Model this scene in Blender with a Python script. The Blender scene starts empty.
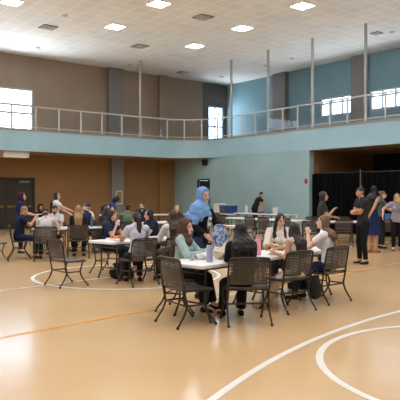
import bpy, bmesh, math, random
import numpy as np
from math import sin, cos, pi, radians, atan2, sqrt
from mathutils import Vector, Matrix

random.seed(7)
SC = bpy.context.scene
COL = SC.collection

# ------------------------------------------------------------------ camera, sky, exposure
cam_d = bpy.data.cameras.new('camera'); cam = bpy.data.objects.new('camera', cam_d); COL.objects.link(cam)
cam.location = (0, 0, 1.6); cam.rotation_euler = (pi/2, 0, 0)
cam_d.sensor_width = 36; cam_d.sensor_fit = 'HORIZONTAL'; cam_d.lens = 36*600/400
cam_d.shift_y = -5/400; cam_d.clip_start = 0.05; cam_d.clip_end = 400
SC.camera = cam

world = bpy.data.worlds.new('sky'); SC.world = world; world.use_nodes = True
wn = world.node_tree; wn.nodes.clear()
wo = wn.nodes.new('ShaderNodeOutputWorld'); wb = wn.nodes.new('ShaderNodeBackground')
# overcast-bright sky above, added glow below the horizon to light the ceiling through the windows
wt = wn.nodes.new('ShaderNodeTexCoord'); wsx = wn.nodes.new('ShaderNodeSeparateXYZ'); wmr = wn.nodes.new('ShaderNodeMapRange'); wmx = wn.nodes.new('ShaderNodeMix')
wn.links.new(wt.outputs['Generated'], wsx.inputs[0]); wn.links.new(wsx.outputs[2], wmr.inputs[0])
wmr.inputs[1].default_value = -.06; wmr.inputs[2].default_value = .02
wmx.data_type = 'RGBA'; wn.links.new(wmr.outputs[0], wmx.inputs[0])
SKY = 7.0; LOWER_GLOW = 32.0
wmx.inputs[6].default_value = (LOWER_GLOW*.80, LOWER_GLOW*.93, LOWER_GLOW*1.05, 1); wmx.inputs[7].default_value = (SKY*.60, SKY*.82, SKY*1.12, 1)
wn.links.new(wmx.outputs[2], wb.inputs['Color']); wb.inputs['Strength'].default_value = 1.0
SC.cycles.max_bounces = 12; SC.cycles.diffuse_bounces = 8
wn.links.new(wb.outputs[0], wo.inputs[0])
LAMP_STRENGTH = 54.0
LAMP_COLOR = (0.90, 0.97, 1.06)

vs = SC.view_settings
vs.view_transform = 'Standard'; vs.look = 'None'; vs.gamma = 1.0; vs.use_curve_mapping = False
vs.exposure = 0.0

# ------------------------------------------------------------------ materials
def srgb(r, g, b):
    f = lambda c: ((c/255)/12.92 if c/255 <= .04045 else (((c/255)+.055)/1.055)**2.4)
    return (f(r), f(g), f(b))

def mat(name, rgb, rough=.6, metal=0, noise=0, nscale=20, spec=.5, bump=0, bscale=200, coat=0, sheen=0):
    m = bpy.data.materials.new(name); m.use_nodes = True
    nt = m.node_tree; b = nt.nodes['Principled BSDF']
    c = srgb(*rgb)
    b.inputs['Base Color'].default_value = (*c, 1)
    b.inputs['Roughness'].default_value = rough; b.inputs['Metallic'].default_value = metal
    b.inputs['Specular IOR Level'].default_value = spec
    if coat: b.inputs['Coat Weight'].default_value = coat
    if noise or bump:
        tc = nt.nodes.new('ShaderNodeTexCoord')
    if noise:
        n = nt.nodes.new('ShaderNodeTexNoise'); n.inputs['Scale'].default_value = nscale; n.inputs['Detail'].default_value = 4
        nt.links.new(tc.outputs['Object'], n.inputs['Vector'])
        r = nt.nodes.new('ShaderNodeValToRGB')
        r.color_ramp.elements[0].position = .3; r.color_ramp.elements[1].position = .7
        r.color_ramp.elements[0].color = (*[x*(1-noise) for x in c], 1)
        r.color_ramp.elements[1].color = (*[min(1, x*(1+noise)) for x in c], 1)
        nt.links.new(n.outputs['Fac'], r.inputs[0]); nt.links.new(r.outputs[0], b.inputs['Base Color'])
    if bump:
        n2 = nt.nodes.new('ShaderNodeTexNoise'); n2.inputs['Scale'].default_value = bscale
        nt.links.new(tc.outputs['Object'], n2.inputs['Vector'])
        bp = nt.nodes.new('ShaderNodeBump'); bp.inputs['Strength'].default_value = bump; bp.inputs['Distance'].default_value = .01
        nt.links.new(n2.outputs['Fac'], bp.inputs['Height']); nt.links.new(bp.outputs[0], b.inputs['Normal'])
    return m

def emit(name, rgb, strength):
    m = bpy.data.materials.new(name); m.use_nodes = True
    b = m.node_tree.nodes['Principled BSDF']
    b.inputs['Base Color'].default_value = (.8, .8, .8, 1)
    b.inputs['Emission Color'].default_value = (*rgb, 1); b.inputs['Emission Strength'].default_value = strength
    return m

def glass(name, tint=(1, 1, 1), gloss=.12, rough=.02):
    m = bpy.data.materials.new(name); m.use_nodes = True
    nt = m.node_tree; nt.nodes.clear()
    o = nt.nodes.new('ShaderNodeOutputMaterial'); mx = nt.nodes.new('ShaderNodeMixShader')
    t = nt.nodes.new('ShaderNodeBsdfTransparent'); g = nt.nodes.new('ShaderNodeBsdfGlossy')
    lw = nt.nodes.new('ShaderNodeLayerWeight'); lw.inputs[0].default_value = .5
    pw = nt.nodes.new('ShaderNodeMath'); pw.operation = 'POWER'; pw.inputs[1].default_value = 5
    fr = nt.nodes.new('ShaderNodeMath'); fr.operation = 'MULTIPLY_ADD'; fr.inputs[1].default_value = .7; fr.inputs[2].default_value = .035
    nt.links.new(lw.outputs['Facing'], pw.inputs[0]); nt.links.new(pw.outputs[0], fr.inputs[0])
    t.inputs[0].default_value = (*tint, 1); g.inputs['Roughness'].default_value = rough
    nt.links.new(fr.outputs[0], mx.inputs[0]); nt.links.new(t.outputs[0], mx.inputs[1]); nt.links.new(g.outputs[0], mx.inputs[2])
    nt.links.new(mx.outputs[0], o.inputs[0])
    return m

def wall_mat(name, rgb, rough=.75, block=False):
    """painted wall with faint mottling and, if asked, the courses of painted block showing through"""
    m = mat(name, rgb, rough, noise=.05, nscale=.9)
    if block:
        nt = m.node_tree; b = nt.nodes['Principled BSDF']
        tc = nt.nodes.new('ShaderNodeTexCoord'); sp = nt.nodes.new('ShaderNodeSeparateXYZ'); cb = nt.nodes.new('ShaderNodeCombineXYZ')
        ad = nt.nodes.new('ShaderNodeMath'); ad.operation = 'ADD'
        nt.links.new(tc.outputs['Object'], sp.inputs[0])
        nt.links.new(sp.outputs[0], ad.inputs[0]); nt.links.new(sp.outputs[1], ad.inputs[1])
        nt.links.new(ad.outputs[0], cb.inputs[0]); nt.links.new(sp.outputs[2], cb.inputs[1])
        br = nt.nodes.new('ShaderNodeTexBrick'); br.inputs['Scale'].default_value = 1
        br.inputs['Brick Width'].default_value = .4; br.inputs['Row Height'].default_value = .2; br.inputs['Mortar Size'].default_value = .008
        br.inputs['Color1'].default_value = br.inputs['Color2'].default_value = (1, 1, 1, 1); br.inputs['Mortar'].default_value = (0, 0, 0, 1)
        nt.links.new(cb.outputs[0], br.inputs['Vector'])
        bp = nt.nodes.new('ShaderNodeBump'); bp.inputs['Strength'].default_value = .35; bp.inputs['Distance'].default_value = .01
        nt.links.new(br.outputs['Color'], bp.inputs['Height']); nt.links.new(bp.outputs[0], b.inputs['Normal'])
    return m

M = {}
M['brown_lower'] = wall_mat('brown paint with warm bounce', (148, 112, 70), block=True)  # same brown as the upper wall, with warm bounce light put into the colour
M['brown_wall'] = wall_mat('brown paint', (156, 137, 118), block=True)
M['pilaster_grey'] = wall_mat('grey paint', (132, 130, 128))
M['dark_grey_wall'] = wall_mat('dark grey paint', (104, 98, 96))
M['teal_wall'] = wall_mat('teal paint', (154, 184, 186), block=True)
M['teal_upper'] = wall_mat('blue teal paint', (128, 164, 177), block=True)
M['fascia'] = wall_mat('teal paint with bluish light', (158, 192, 202))  # wall teal made bluer, the light falling on the fascia put into its colour
M['soffit'] = wall_mat('tan soffit paint', (150, 122, 88))
M['black_wall'] = wall_mat('charcoal paint', (46, 46, 48))
M['off_wall'] = wall_mat('plain wall paint', (165, 160, 150))
M['rail'] = mat('rail paint', (186, 184, 178), .45, noise=.03)
M['pole'] = mat('pole paint', (168, 168, 164), .5, noise=.03)
M['ledge'] = mat('ledge concrete', (150, 140, 132), .7, noise=.06)
M['glass'] = glass('window glass')
M['rail_glass'] = glass('clear panel', (.97, .985, .985))
M['win_frame'] = mat('aluminium frame', (176, 184, 188), .4, metal=.3)
M['lamp'] = emit('lamp diffuser', LAMP_COLOR, LAMP_STRENGTH)
M['lamp_frame'] = mat('lamp trim', (236, 232, 224), .5)
M['vent'] = mat('vent paint', (205, 198, 188), .6, noise=.1)
M['vent_dark'] = mat('vent slot', (62, 54, 48), .8)
M['white_plastic'] = mat('white table plastic', (232, 232, 230), .42, noise=.02, bump=.05)
M['chair'] = mat('charcoal chair plastic', (70, 63, 56), .42, noise=.08)
M['chair_seat'] = mat('dark grey seat shell', (78, 77, 78), .33, noise=.05)
M['chair_metal'] = mat('dark bronze tube', (58, 53, 49), .35, metal=.5)
M['table_leg'] = mat('dark grey tube', (66, 64, 64), .4, metal=.4)
M['curtain'] = mat('black drape', (7, 8, 10), .95, noise=.15, nscale=6, spec=.1)
M['door'] = mat('dark brown door', (48, 40, 35), .5, noise=.08)
M['door_frame'] = mat('dark bronze door frame', (40, 34, 30), .45)
M['brass'] = mat('brass bar', (150, 124, 76), .35, metal=.8)
M['chrome'] = mat('grey metal', (150, 150, 150), .3, metal=.9)
M['white_paint'] = mat('white board', (225, 222, 214), .6)
M['red'] = mat('red plastic', (176, 44, 48), .4)
M['line_white'] = mat('white court paint', (236, 232, 224), .3, noise=.03)
M['line_orange'] = mat('orange court paint', (238, 164, 66), .3, noise=.03)
M['black'] = mat('black cloth', (22, 22, 24), .9, noise=.15, nscale=30)
M['dark_plastic'] = mat('black plastic', (30, 30, 32), .4)

def floor_material():
    m = bpy.data.materials.new('tan sports floor'); m.use_nodes = True
    nt = m.node_tree; b = nt.nodes['Principled BSDF']
    tc = nt.nodes.new('ShaderNodeTexCoord')
    n1 = nt.nodes.new('ShaderNodeTexNoise'); n1.inputs['Scale'].default_value = .55; n1.inputs['Detail'].default_value = 6
    n2 = nt.nodes.new('ShaderNodeTexNoise'); n2.inputs['Scale'].default_value = 9; n2.inputs['Detail'].default_value = 5
    mp = nt.nodes.new('ShaderNodeMapping'); mp.inputs['Scale'].default_value = (1, .25, 1)
    nt.links.new(tc.outputs['Object'], n1.inputs['Vector']); nt.links.new(tc.outputs['Object'], mp.inputs[0]); nt.links.new(mp.outputs[0], n2.inputs['Vector'])
    r1 = nt.nodes.new('ShaderNodeValToRGB')
    r1.color_ramp.elements[0].color = (*srgb(212, 176, 130), 1); r1.color_ramp.elements[1].color = (*srgb(219, 185, 139), 1)
    r1.color_ramp.elements[0].position = .3; r1.color_ramp.elements[1].position = .75
    nt.links.new(n1.outputs['Fac'], r1.inputs[0]); nt.links.new(r1.outputs[0], b.inputs['Base Color'])
    r2 = nt.nodes.new('ShaderNodeMapRange'); r2.inputs[1].default_value = .3; r2.inputs[2].default_value = .7; r2.inputs[3].default_value = .15; r2.inputs[4].default_value = .19
    nt.links.new(n2.outputs['Fac'], r2.inputs[0]); nt.links.new(r2.outputs[0], b.inputs['Roughness'])
    b.inputs['Specular IOR Level'].default_value = .5
    bp = nt.nodes.new('ShaderNodeBump'); bp.inputs['Strength'].default_value = .008; bp.inputs['Distance'].default_value = .01
    nt.links.new(n2.outputs['Fac'], bp.inputs['Height']); nt.links.new(bp.outputs[0], b.inputs['Normal'])
    return m
M['floor'] = floor_material()

def ceiling_material():
    m = bpy.data.materials.new('ceiling tiles'); m.use_nodes = True
    nt = m.node_tree; b = nt.nodes['Principled BSDF']
    tc = nt.nodes.new('ShaderNodeTexCoord')
    br = nt.nodes.new('ShaderNodeTexBrick'); br.offset = 0; br.inputs['Scale'].default_value = 1
    br.inputs['Brick Width'].default_value = .61; br.inputs['Row Height'].default_value = .61
    br.inputs['Mortar Size'].default_value = .024; br.inputs['Mortar Smooth'].default_value = .3; br.inputs['Bias'].default_value = -.2
    br.inputs['Color1'].default_value = (*srgb(240, 237, 231), 1); br.inputs['Color2'].default_value = (*srgb(233, 229, 222), 1)
    br.inputs['Mortar'].default_value = (*srgb(254, 252, 248), 1)
    nt.links.new(tc.outputs['Object'], br.inputs['Vector'])
    n = nt.nodes.new('ShaderNodeTexNoise'); n.inputs['Scale'].default_value = .5; n.inputs['Detail'].default_value = 5
    nt.links.new(tc.outputs['Object'], n.inputs['Vector'])
    mr = nt.nodes.new('ShaderNodeMapRange'); mr.inputs[3].default_value = .9; mr.inputs[4].default_value = 1.06
    nt.links.new(n.outputs['Fac'], mr.inputs[0])
    mx = nt.nodes.new('ShaderNodeVectorMath'); mx.operation = 'SCALE'
    nt.links.new(br.outputs['Color'], mx.inputs[0]); nt.links.new(mr.outputs[0], mx.inputs['Scale'])
    nt.links.new(mx.outputs[0], b.inputs['Base Color'])
    b.inputs['Roughness'].default_value = .9; b.inputs['Specular IOR Level'].default_value = .2
    return m
M['ceiling'] = ceiling_material()

def pattern_mat(name, base, spots, scale, thr=.5, rough=.85):
    m = mat(name, base, rough); nt = m.node_tree; b = nt.nodes['Principled BSDF']
    tc = nt.nodes.new('ShaderNodeTexCoord'); v = nt.nodes.new('ShaderNodeTexNoise'); v.inputs['Scale'].default_value = scale; v.inputs['Detail'].default_value = 2
    nt.links.new(tc.outputs['Object'], v.inputs['Vector'])
    r = nt.nodes.new('ShaderNodeValToRGB'); r.color_ramp.interpolation = 'CONSTANT'
    r.color_ramp.elements[0].color = (*srgb(*base), 1); r.color_ramp.elements[1].color = (*srgb(*spots), 1); r.color_ramp.elements[1].position = thr
    nt.links.new(v.outputs['Fac'], r.inputs[0]); nt.links.new(r.outputs[0], b.inputs['Base Color'])
    return m

_cl = {}
def cloth(rgb, rough=.9):
    if rgb not in _cl: _cl[rgb] = mat('cloth %d %d %d' % rgb, rgb, rough, noise=.08, nscale=14, spec=.25, bump=.15, bscale=300)
    return _cl[rgb]
_hr = {}
def hairmat(rgb):
    if rgb not in _hr: _hr[rgb] = mat('hair %d %d %d' % rgb, rgb, .5, noise=.25, nscale=40, spec=.4, bump=.3, bscale=150)
    return _hr[rgb]
_sk = {}
def skinmat(rgb):
    if rgb not in _sk:
        _sk[rgb] = (mat('skin %d %d %d' % rgb, rgb, .5, noise=.05, nscale=25, spec=.35),
                    mat('lips %d %d %d' % rgb, (int(rgb[0]*.82), int(rgb[1]*.6), int(rgb[2]*.6)), .4))
    return _sk[rgb]
M['eye'] = mat('dark eye', (38, 28, 24), .2)
M['eye_white'] = mat('eye white', (222, 216, 208), .3)

# ------------------------------------------------------------------ mesh helpers
class MB:
    def __init__(s): s.v = []; s.f = []; s.mi = []
    def add(s, V, F, mi=0):
        o = len(s.v); s.v += [tuple(p) for p in V]; s.f += [tuple(i+o for i in f) for f in F]; s.mi += [mi]*len(F); return s
    def box(s, x0, x1, y0, y1, z0, z1, mi=0):
        return s.add([(x0,y0,z0),(x1,y0,z0),(x1,y1,z0),(x0,y1,z0),(x0,y0,z1),(x1,y0,z1),(x1,y1,z1),(x0,y1,z1)],
                     [(0,3,2,1),(4,5,6,7),(0,1,5,4),(1,2,6,5),(2,3,7,6),(3,0,4,7)], mi)
    def tube(s, pts, r, n=8, mi=0, caps=True, sub=1):
        """round tube through the points (Catmull-Rom smoothed when sub > 1); r may be a list"""
        P = [Vector(p) for p in pts]
        R = list(r) if isinstance(r, (list, tuple)) else [r]*len(P)
        if sub > 1:
            Q = []; RR = []
            for i in range(len(P)-1):
                p0 = P[max(0,i-1)]; p1 = P[i]; p2 = P[i+1]; p3 = P[min(len(P)-1,i+2)]
                for k in range(sub):
                    t = k/sub
                    Q.append(.5*((2*p1)+(p2-p0)*t+(2*p0-5*p1+4*p2-p3)*t*t+(3*p1-p0-3*p2+p3)*t**3)); RR.append(R[i]+(R[i+1]-R[i])*t)
            Q.append(P[-1]); RR.append(R[-1]); P, R = Q, RR
        V = []; F = []
        ref = None
        for i, p in enumerate(P):
            d = (P[min(i+1,len(P)-1)]-P[max(i-1,0)]).normalized()
            if ref is None: ref = Vector((0,0,1)) if abs(d.z) < .9 else Vector((1,0,0))
            u = (ref - d*ref.dot(d)).normalized(); w = d.cross(u); ref = u
            for k in range(n):
                a = 2*pi*k/n; V.append(p + (u*cos(a)+w*sin(a))*R[i])
        for i in range(len(P)-1):
            for k in range(n):
                F.append((i*n+k, i*n+(k+1)%n, (i+1)*n+(k+1)%n, (i+1)*n+k))
        if caps: F.append(tuple(range(n-1,-1,-1))); F.append(tuple((len(P)-1)*n+k for k in range(n)))
        return s.add(V, F, mi)
    def lathe(s, prof, n=16, c=(0,0,0), mi=0, caps=True):
        V = []; F = []
        for r, z in prof:
            for k in range(n): V.append((c[0]+r*cos(2*pi*k/n), c[1]+r*sin(2*pi*k/n), c[2]+z))
        for i in range(len(prof)-1):
            for k in range(n): F.append((i*n+k, i*n+(k+1)%n, (i+1)*n+(k+1)%n, (i+1)*n+k))
        if caps: F.append(tuple(range(n-1,-1,-1))); F.append(tuple((len(prof)-1)*n+k for k in range(n)))
        return s.add(V, F, mi)
    def prism(s, poly, z0, z1, mis=(0,0,0)):
        n = len(poly); V = [(x,y,z0) for x,y in poly]+[(x,y,z1) for x,y in poly]
        s.add(V, [tuple(range(n-1,-1,-1))], mis[0]); o = len(s.v)-2*n
        s.f.append(tuple(o+n+k for k in range(n))); s.mi.append(mis[1])
        for k in range(n): s.f.append((o+k, o+(k+1)%n, o+n+(k+1)%n, o+n+k)); s.mi.append(mis[2])
        return s
    def build(s, name, mats, parent=None, smooth=False, bevel=0, seg=2):
        me = bpy.data.meshes.new(name); me.from_pydata(s.v, [], s.f)
        mats = mats if isinstance(mats, (list, tuple)) else [mats]
        for m in mats: me.materials.append(m)
        me.polygons.foreach_set('material_index', s.mi)
        bm = bmesh.new(); bm.from_mesh(me); bmesh.ops.recalc_face_normals(bm, faces=bm.faces)
        if bevel:
            es = [e for e in bm.edges if len(e.link_faces) == 2 and e.calc_face_angle(0) > .6]
            bmesh.ops.bevel(bm, geom=es, offset=bevel, segments=seg, profile=.5, affect='EDGES', clamp_overlap=True)
        bm.to_mesh(me); bm.free()
        if smooth:
            me.polygons.foreach_set('use_smooth', [True]*len(me.polygons))
            if smooth != 'all': me.set_sharp_from_angle(angle=radians(40))
        me.update()
        o = bpy.data.objects.new(name, me); COL.objects.link(o)
        if parent: o.parent = parent
        return o

def tag(o, label=None, cat=None, group=None, kind=None):
    if label: o['label'] = label
    if cat: o['category'] = cat
    if group: o['group'] = group
    if kind: o['kind'] = kind
    return o
def thing(name, label, cat, loc=(0,0,0), rotz=0, group=None):
    o = bpy.data.objects.new(name, None); COL.objects.link(o); o.empty_display_size = .1
    o.location = loc; o.rotation_euler = (0,0,rotz)
    return tag(o, label, cat, group)
def struct(o, rot=None):
    o['kind'] = 'structure'
    if rot is not None: o.rotation_euler = (0,0,rot)
    return o
def copy_tree(o, parent=None):
    c = o.copy(); COL.objects.link(c); c.parent = parent
    for ch in o.children: copy_tree(ch, c)
    return c

TH = radians(38.18)     # the hall's walls stand at this angle to the camera
TC = radians(46.8)      # the court lines and the tables at this one
def W(p, q, z=0): return Vector((p*cos(TH)-q*sin(TH), p*sin(TH)+q*cos(TH), z))
def ST(s, t, z=0): return Vector((s*cos(TC)-t*sin(TC), s*sin(TC)+t*cos(TC), z))
CEIL = 8.35

# ------------------------------------------------------------------ the hall, built in wall coordinates (p, q)
b = MB(); b.box(-14, 27, -14, 30, -.12, 0); struct(b.build('floor', M['floor']), TH)
b = MB(); b.box(-14, 27, -14, 30, CEIL, CEIL+.12); struct(b.build('ceiling', M['ceiling']), TH)

def wall(name, axis, at, thick, a0, a1, z0, z1, holes, m):
    """wall along p (axis 'p', standing at q=at) or along q (axis 'q', at p=at), with rectangular openings"""
    b = MB()
    As = sorted({a0, a1, *[h[0] for h in holes], *[h[1] for h in holes]}); Zs = sorted({z0, z1, *[h[2] for h in holes], *[h[3] for h in holes]})
    for i in range(len(As)-1):
        for j in range(len(Zs)-1):
            ca = (As[i]+As[i+1])/2; cz = (Zs[j]+Zs[j+1])/2
            if any(h[0] < ca < h[1] and h[2] < cz < h[3] for h in holes): continue
            if axis == 'p': b.box(As[i], As[i+1], at, at+thick, Zs[j], Zs[j+1])
            else: b.box(at, at+thick, As[i], As[i+1], Zs[j], Zs[j+1])
    bm_o = b.build(name, m)
    return struct(bm_o, TH)

def window(n, axis, at, a0, a1, z0, z1, vert, horiz, name=None):
    """frame with mullions and one sheet of glass; vert / horiz are bar positions"""
    f = MB(); w = .10; d0, d1 = at+.04, at+.14
    def bar(x0, x1, zz0, zz1, e=0):
        if axis == 'p': f.box(x0, x1, d0+e, d1-e, zz0, zz1)
        else: f.box(d0+e, d1-e, x0, x1, zz0, zz1)
    bar(a0, a1, z0, z0+w); bar(a0, a1, z1-w, z1); bar(a0, a0+w, z0+w, z1-w); bar(a1-w, a1, z0+w, z1-w)
    for v in vert: bar(v-w/2, v+w/2, z0+w, z1-w, .004)
    for h in horiz: bar(a0+w, a1-w, h-w/2, h+w/2, .008)
    fo = struct(f.build('window_%d' % n, M['win_frame']), TH)
    g = MB(); c = (d0+d1)/2
    if axis == 'p': g.box(a0+.03, a1-.03, c-.004, c+.004, z0+.03, z1-.03)
    else: g.box(c-.004, c+.004, a0+.03, a1-.03, z0+.03, z1-.03)
    g.build('pane', M['glass'], fo)
    return fo

QB, QU, PR, PU = 27.5, 28.1, 19.66, 24.2
# back wall under and over the balcony
wall('wall_back_lower', 'p', QB, .9, -14, PR, 0, 3.6, [], M['brown_lower'])
wall('wall_back_upper', 'p', QU, .25, -14, 22.3, 4.3, CEIL, [(8.55, 11.75, 4.72, 6.75), (2.5, 5.7, 4.72, 6.75), (-3.5, -.3, 4.72, 6.75), (-9.6, -6.4, 4.72, 6.75)], M['brown_wall'])
wall('wall_back_corner', 'p', QU, .25, 22.3, PU+.25, 4.3, CEIL, [(22.72, 23.95, 4.6, 7.0)], M['dark_grey_wall'])
window(1, 'p', QU, 8.55, 11.75, 4.72, 6.75, [9.3], [5.95, 5.55])
window(2, 'p', QU, 2.5, 5.7, 4.72, 6.75, [4.1], [5.95])
window(8, 'p', QU, -3.5, -.3, 4.72, 6.75, [-1.9], [5.95])
window(9, 'p', QU, -9.6, -6.4, 4.72, 6.75, [-8.0], [5.95])
window(3, 'p', QU, 22.72, 23.95, 4.6, 7.0, [23.3], [5.75])
# right side: gym wall below, gallery wall above
wall('wall_right_lower', 'q', PR, .3, 17.4, QB+.6, 0, 3.55, [(24.25, 25.1, 0, 2.36)], M['teal_wall'])
wall('wall_right_upper', 'q', PU, .25, -14, QU, 4.3, CEIL, [(18.58, 20.67, 5.62, 6.6), (15.5, 17.6, 5.62, 6.6), (12.2, 14.3, 5.62, 6.6), (6.5, 8.6, 5.62, 6.6), (3.4, 5.5, 5.62, 6.6), (-2.3, -.2, 5.62, 6.6)], M['teal_upper'])
for i, (a0, a1) in enumerate(((18.58, 20.67), (15.5, 17.6), (12.2, 14.3), (6.5, 8.6), (3.4, 5.5), (-2.3, -.2))):
    window((4, 5, 6, 7, 10, 11)[i], 'q', PU, a0, a1, 5.62, 6.6, [a0+.7, a0+1.4], [6.3])
# room behind the wide opening on the right
wall('wall_alcove_side', 'p', 17.4, .15, PR+.3, PU+.25, 0, 3.55, [], M['brown_lower'])
wall('wall_alcove_back', 'q', PU, .25, -14, 17.4, 0, 4.3, [], M['black_wall'])
wall('wall_alcove_front', 'q', PR, .3, -14, 3, 0, 3.55, [], M['teal_wall'])
# the rest of the hall, behind the camera
wall('wall_near', 'p', -14.2, .2, -14, 27, 0, CEIL, [], M['off_wall'])
wall('wall_far_left', 'q', -14.2, .2, -14, 30, 0, CEIL, [], M['off_wall'])

# balcony slab with the rounded inner corner
R = 2.3; poly = [(-14, 25.4)]
for k in range(15):
    a = pi/2 - (pi/2)*k/14
    poly.append((PR-R+R*cos(a), 25.4-R+R*sin(a)))
poly += [(PR, -14), (PU, -14), (PU, QU), (-14, QU)]
b = MB(); b.prism(poly, 3.52, 4.42, (1, 2, 0)); struct(b.build('trim_1', [M['fascia'], M['soffit'], M['ledge']]), TH)
def offset_path(off):
    return [(-14, 25.4-off)] + [(PR-R+(R-off)*cos(pi/2-(pi/2)*k/14), 25.4-R+(R-off)*sin(pi/2-(pi/2)*k/14)) for k in range(15)] + [(PR-off, -14)]
def strip(b, off0, off1, z0, z1, mi=0):
    A = offset_path(off0); B = offset_path(off1)
    for i in range(len(A)-1):
        q = [A[i], A[i+1], B[i+1], B[i]]
        b.prism(q, z0, z1, (mi, mi, mi))
b = MB(); strip(b, -.2, .03, 4.42, 4.50); struct(b.build('trim_2', M['ledge']), TH)

# pilasters
def pil(n, p0, p1, q0, q1, z0, z1, m):
    b = MB(); b.box(p0, p1, q0, q1, z0, z1); struct(b.build('trim_%d' % n, m, bevel=.01), TH)
pil(3, 15.77, 16.67, QU-.3, QU, 4.36, CEIL, M['pilaster_grey'])
pil(4, 15.63, 16.35, QB-.25, QB, 0, 3.52, M['pilaster_grey'])
pil(5, 19.06, 19.55, QU-.25, QU, 4.36, CEIL, M['brown_wall'])
pil(6, 18.67, PR, QB-.2, QB, 0, 3.52, M['brown_lower'])
pil(7, PU-.3, PU, 22.9, 23.85, 4.36, CEIL, M['pilaster_grey'])
pil(8, PU-.3, PU, 17.72, 18.5, 4.36, CEIL, M['pilaster_grey'])
pil(9, PU-.3, PU, 12.0-.1, 12.1, 4.36, CEIL, M['pilaster_grey'])
b = MB(); b.box(-14, 8.66, QB-.02, QB, 0, .12).box(11.54, 15.63, QB-.02, QB, 0, .12); struct(b.build('baseboard_back', M['door_frame']), TH)

# white panel hung under the left balcony
o = MB().box(9.35, 10.5, 25.6, 26.1, 3.25, 3.515).build('ceiling_housing', M['white_paint'], bevel=.015)
o.rotation_euler = (0, 0, TH); tag(o, 'long cream box fixed under the balcony above the dark double doors', 'housing')

# double doors in the back wall, far left
def door_pair():
    dx = struct(MB().box(8.66, 8.77, QB-.06, QB+.02, 0, 2.42).box(11.43, 11.54, QB-.06, QB+.02, 0, 2.42).box(8.66, 11.54, QB-.06, QB+.02, 2.32, 2.42).build('door_1', M['door_frame'], bevel=.008), TH)
    for x0, x1, hx in ((8.78, 10.09, 1), (10.11, 11.42, -1)):
        l = MB().box(x0, x1, QB-.045, QB, .01, 2.31).build('door_leaf', M['door'], dx, bevel=.004)
        MB().box(x0+.08, x1-.08, QB-.1, QB-.07, 1.03, 1.09).box(x0+.1, x0+.2, QB-.1, QB-.045, 1.0, 1.12).box(x1-.2, x1-.1, QB-.1, QB-.045, 1.0, 1.12).build('push_bar', M['brass'], l, bevel=.006)
    MB().box(10.75, 11.25, QB-.12, QB-.06, 2.18, 2.27).build('door_closer', M['chrome'], dx, bevel=.01)
door_pair()
# single doorway at the far end of the teal wall, under the balcony
dr = struct(MB().box(PR-.05, PR+.05, 24.17, 24.25, 0, 2.44).box(PR-.05, PR+.05, 25.1, 25.18, 0, 2.44).box(PR-.05, PR+.05, 24.17, 25.18, 2.36, 2.44).build('door_2', M['door_frame'], bevel=.008), TH)
MB().box(PR+.06, PR+.11, 24.26, 25.09, .01, 2.35).build('door_leaf', M['door'], dr, bevel=.004)

# railing: rails, posts, clear panels
rl = thing('balcony_railing', 'pale grey metal guard railing with clear panels along the balcony edge', 'railing', (0,0,0), TH)
b = MB(); strip(b, -.06, -.01, 5.48, 5.54); b.build('top_rail', M['rail'], rl)
b = MB(); strip(b, -.05, -.02, 4.58, 4.62); b.build('bottom_rail', M['rail'], rl)
posts = [(9.64-1.1*3+1.1*i, 25.435, 0) for i in range(10)]
arc_len = pi/2*R
for k in range(4):
    a = pi/2 - (pi/2)*(k+.5)/4; posts.append((PR-R+(R+.035)*cos(a), 25.4-R+(R+.035)*sin(a), a-pi/2))
posts += [(PR+.035, 22.6-.9*i, -pi/2) for i in range(14)]
for (p, q, a) in posts:
    b = MB(); b.box(-.036, .036, -.02, .02, 4.49, 5.48); o = b.build('post', M['rail'], rl); o.location = (p, q, 0); o.rotation_euler = (0,0,a)
b = MB()
A = offset_path(-.035)
for i in range(len(A)-1):
    x0, x1 = A[i], A[i+1]
    b.add([(x0[0], x0[1], 4.63), (x1[0], x1[1], 4.63), (x1[0], x1[1], 5.47), (x0[0], x0[1], 5.47)], [(0,1,2,3)])
b.build('clear_panel', M['rail_glass'], rl)

# slim poles from the balcony edge to the ceiling
for lab, (p, q) in (('slim grey pole, balcony edge to ceiling, beside the grey pilaster on the brown wall', (16.24, 25.5)),
                    ('slim grey pole from balcony edge to ceiling, at the rounded corner of the railing', (PR+.1, 22.6)),
                    ('slim grey pole, balcony edge to ceiling, left of the far pilaster on the teal wall', (PR+.1, 20.0)),
                    ('slim grey pole from balcony edge to ceiling, left of the shorter visible window', (PR+.1, 17.3)),
                    ('slim grey pole from balcony edge to ceiling, beside the pilaster between the two gallery windows', (PR+.1, 14.56))):
    o = MB().tube([(0,0,4.495), (0,0,CEIL)], .062, 14).lathe([(.1,4.495),(.1,4.53),(.062,4.57)], 14).build('support_pole', M['pole'], smooth=True)
    o.location = W(p, q); tag(o, lab, 'pole', 'poles along the balcony')

# ceiling lights
def ceiling_light(p, q, label, group):
    t = thing('ceiling_light', label, 'light', W(p, q, CEIL), TH, group)
    h = .3
    MB().box(-h-.03, h+.03, -h-.03, -h, -.02, 0).box(-h-.03, h+.03, h, h+.03, -.02, 0).box(-h-.03, -h, -h, h, -.02, 0).box(h, h+.03, -h, h, -.02, 0).build('frame', M['lamp_frame'], t)
    MB().add([(-h,-h,-.012),(h,-h,-.012),(h,h,-.012),(-h,h,-.012)], [(0,3,2,1)]).build('diffuser', M['lamp'], t)
seen = {(0,0): 'lit square ceiling panel directly above the poles, smallest and lowest of the six in view',
        (1,0): 'lit square ceiling panel above the long brown wall, left of the middle row',
        (2,0): 'lit square ceiling panel cut by the top left corner of the picture',
        (0,1): 'lit square ceiling panel near the middle pole, above the blue hijab woman',
        (1,1): 'lit square ceiling panel at the top edge, between the two dark ceiling vents',
        (0,2): 'lit square ceiling panel at the top edge, nearest the teal gallery wall'}
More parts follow.
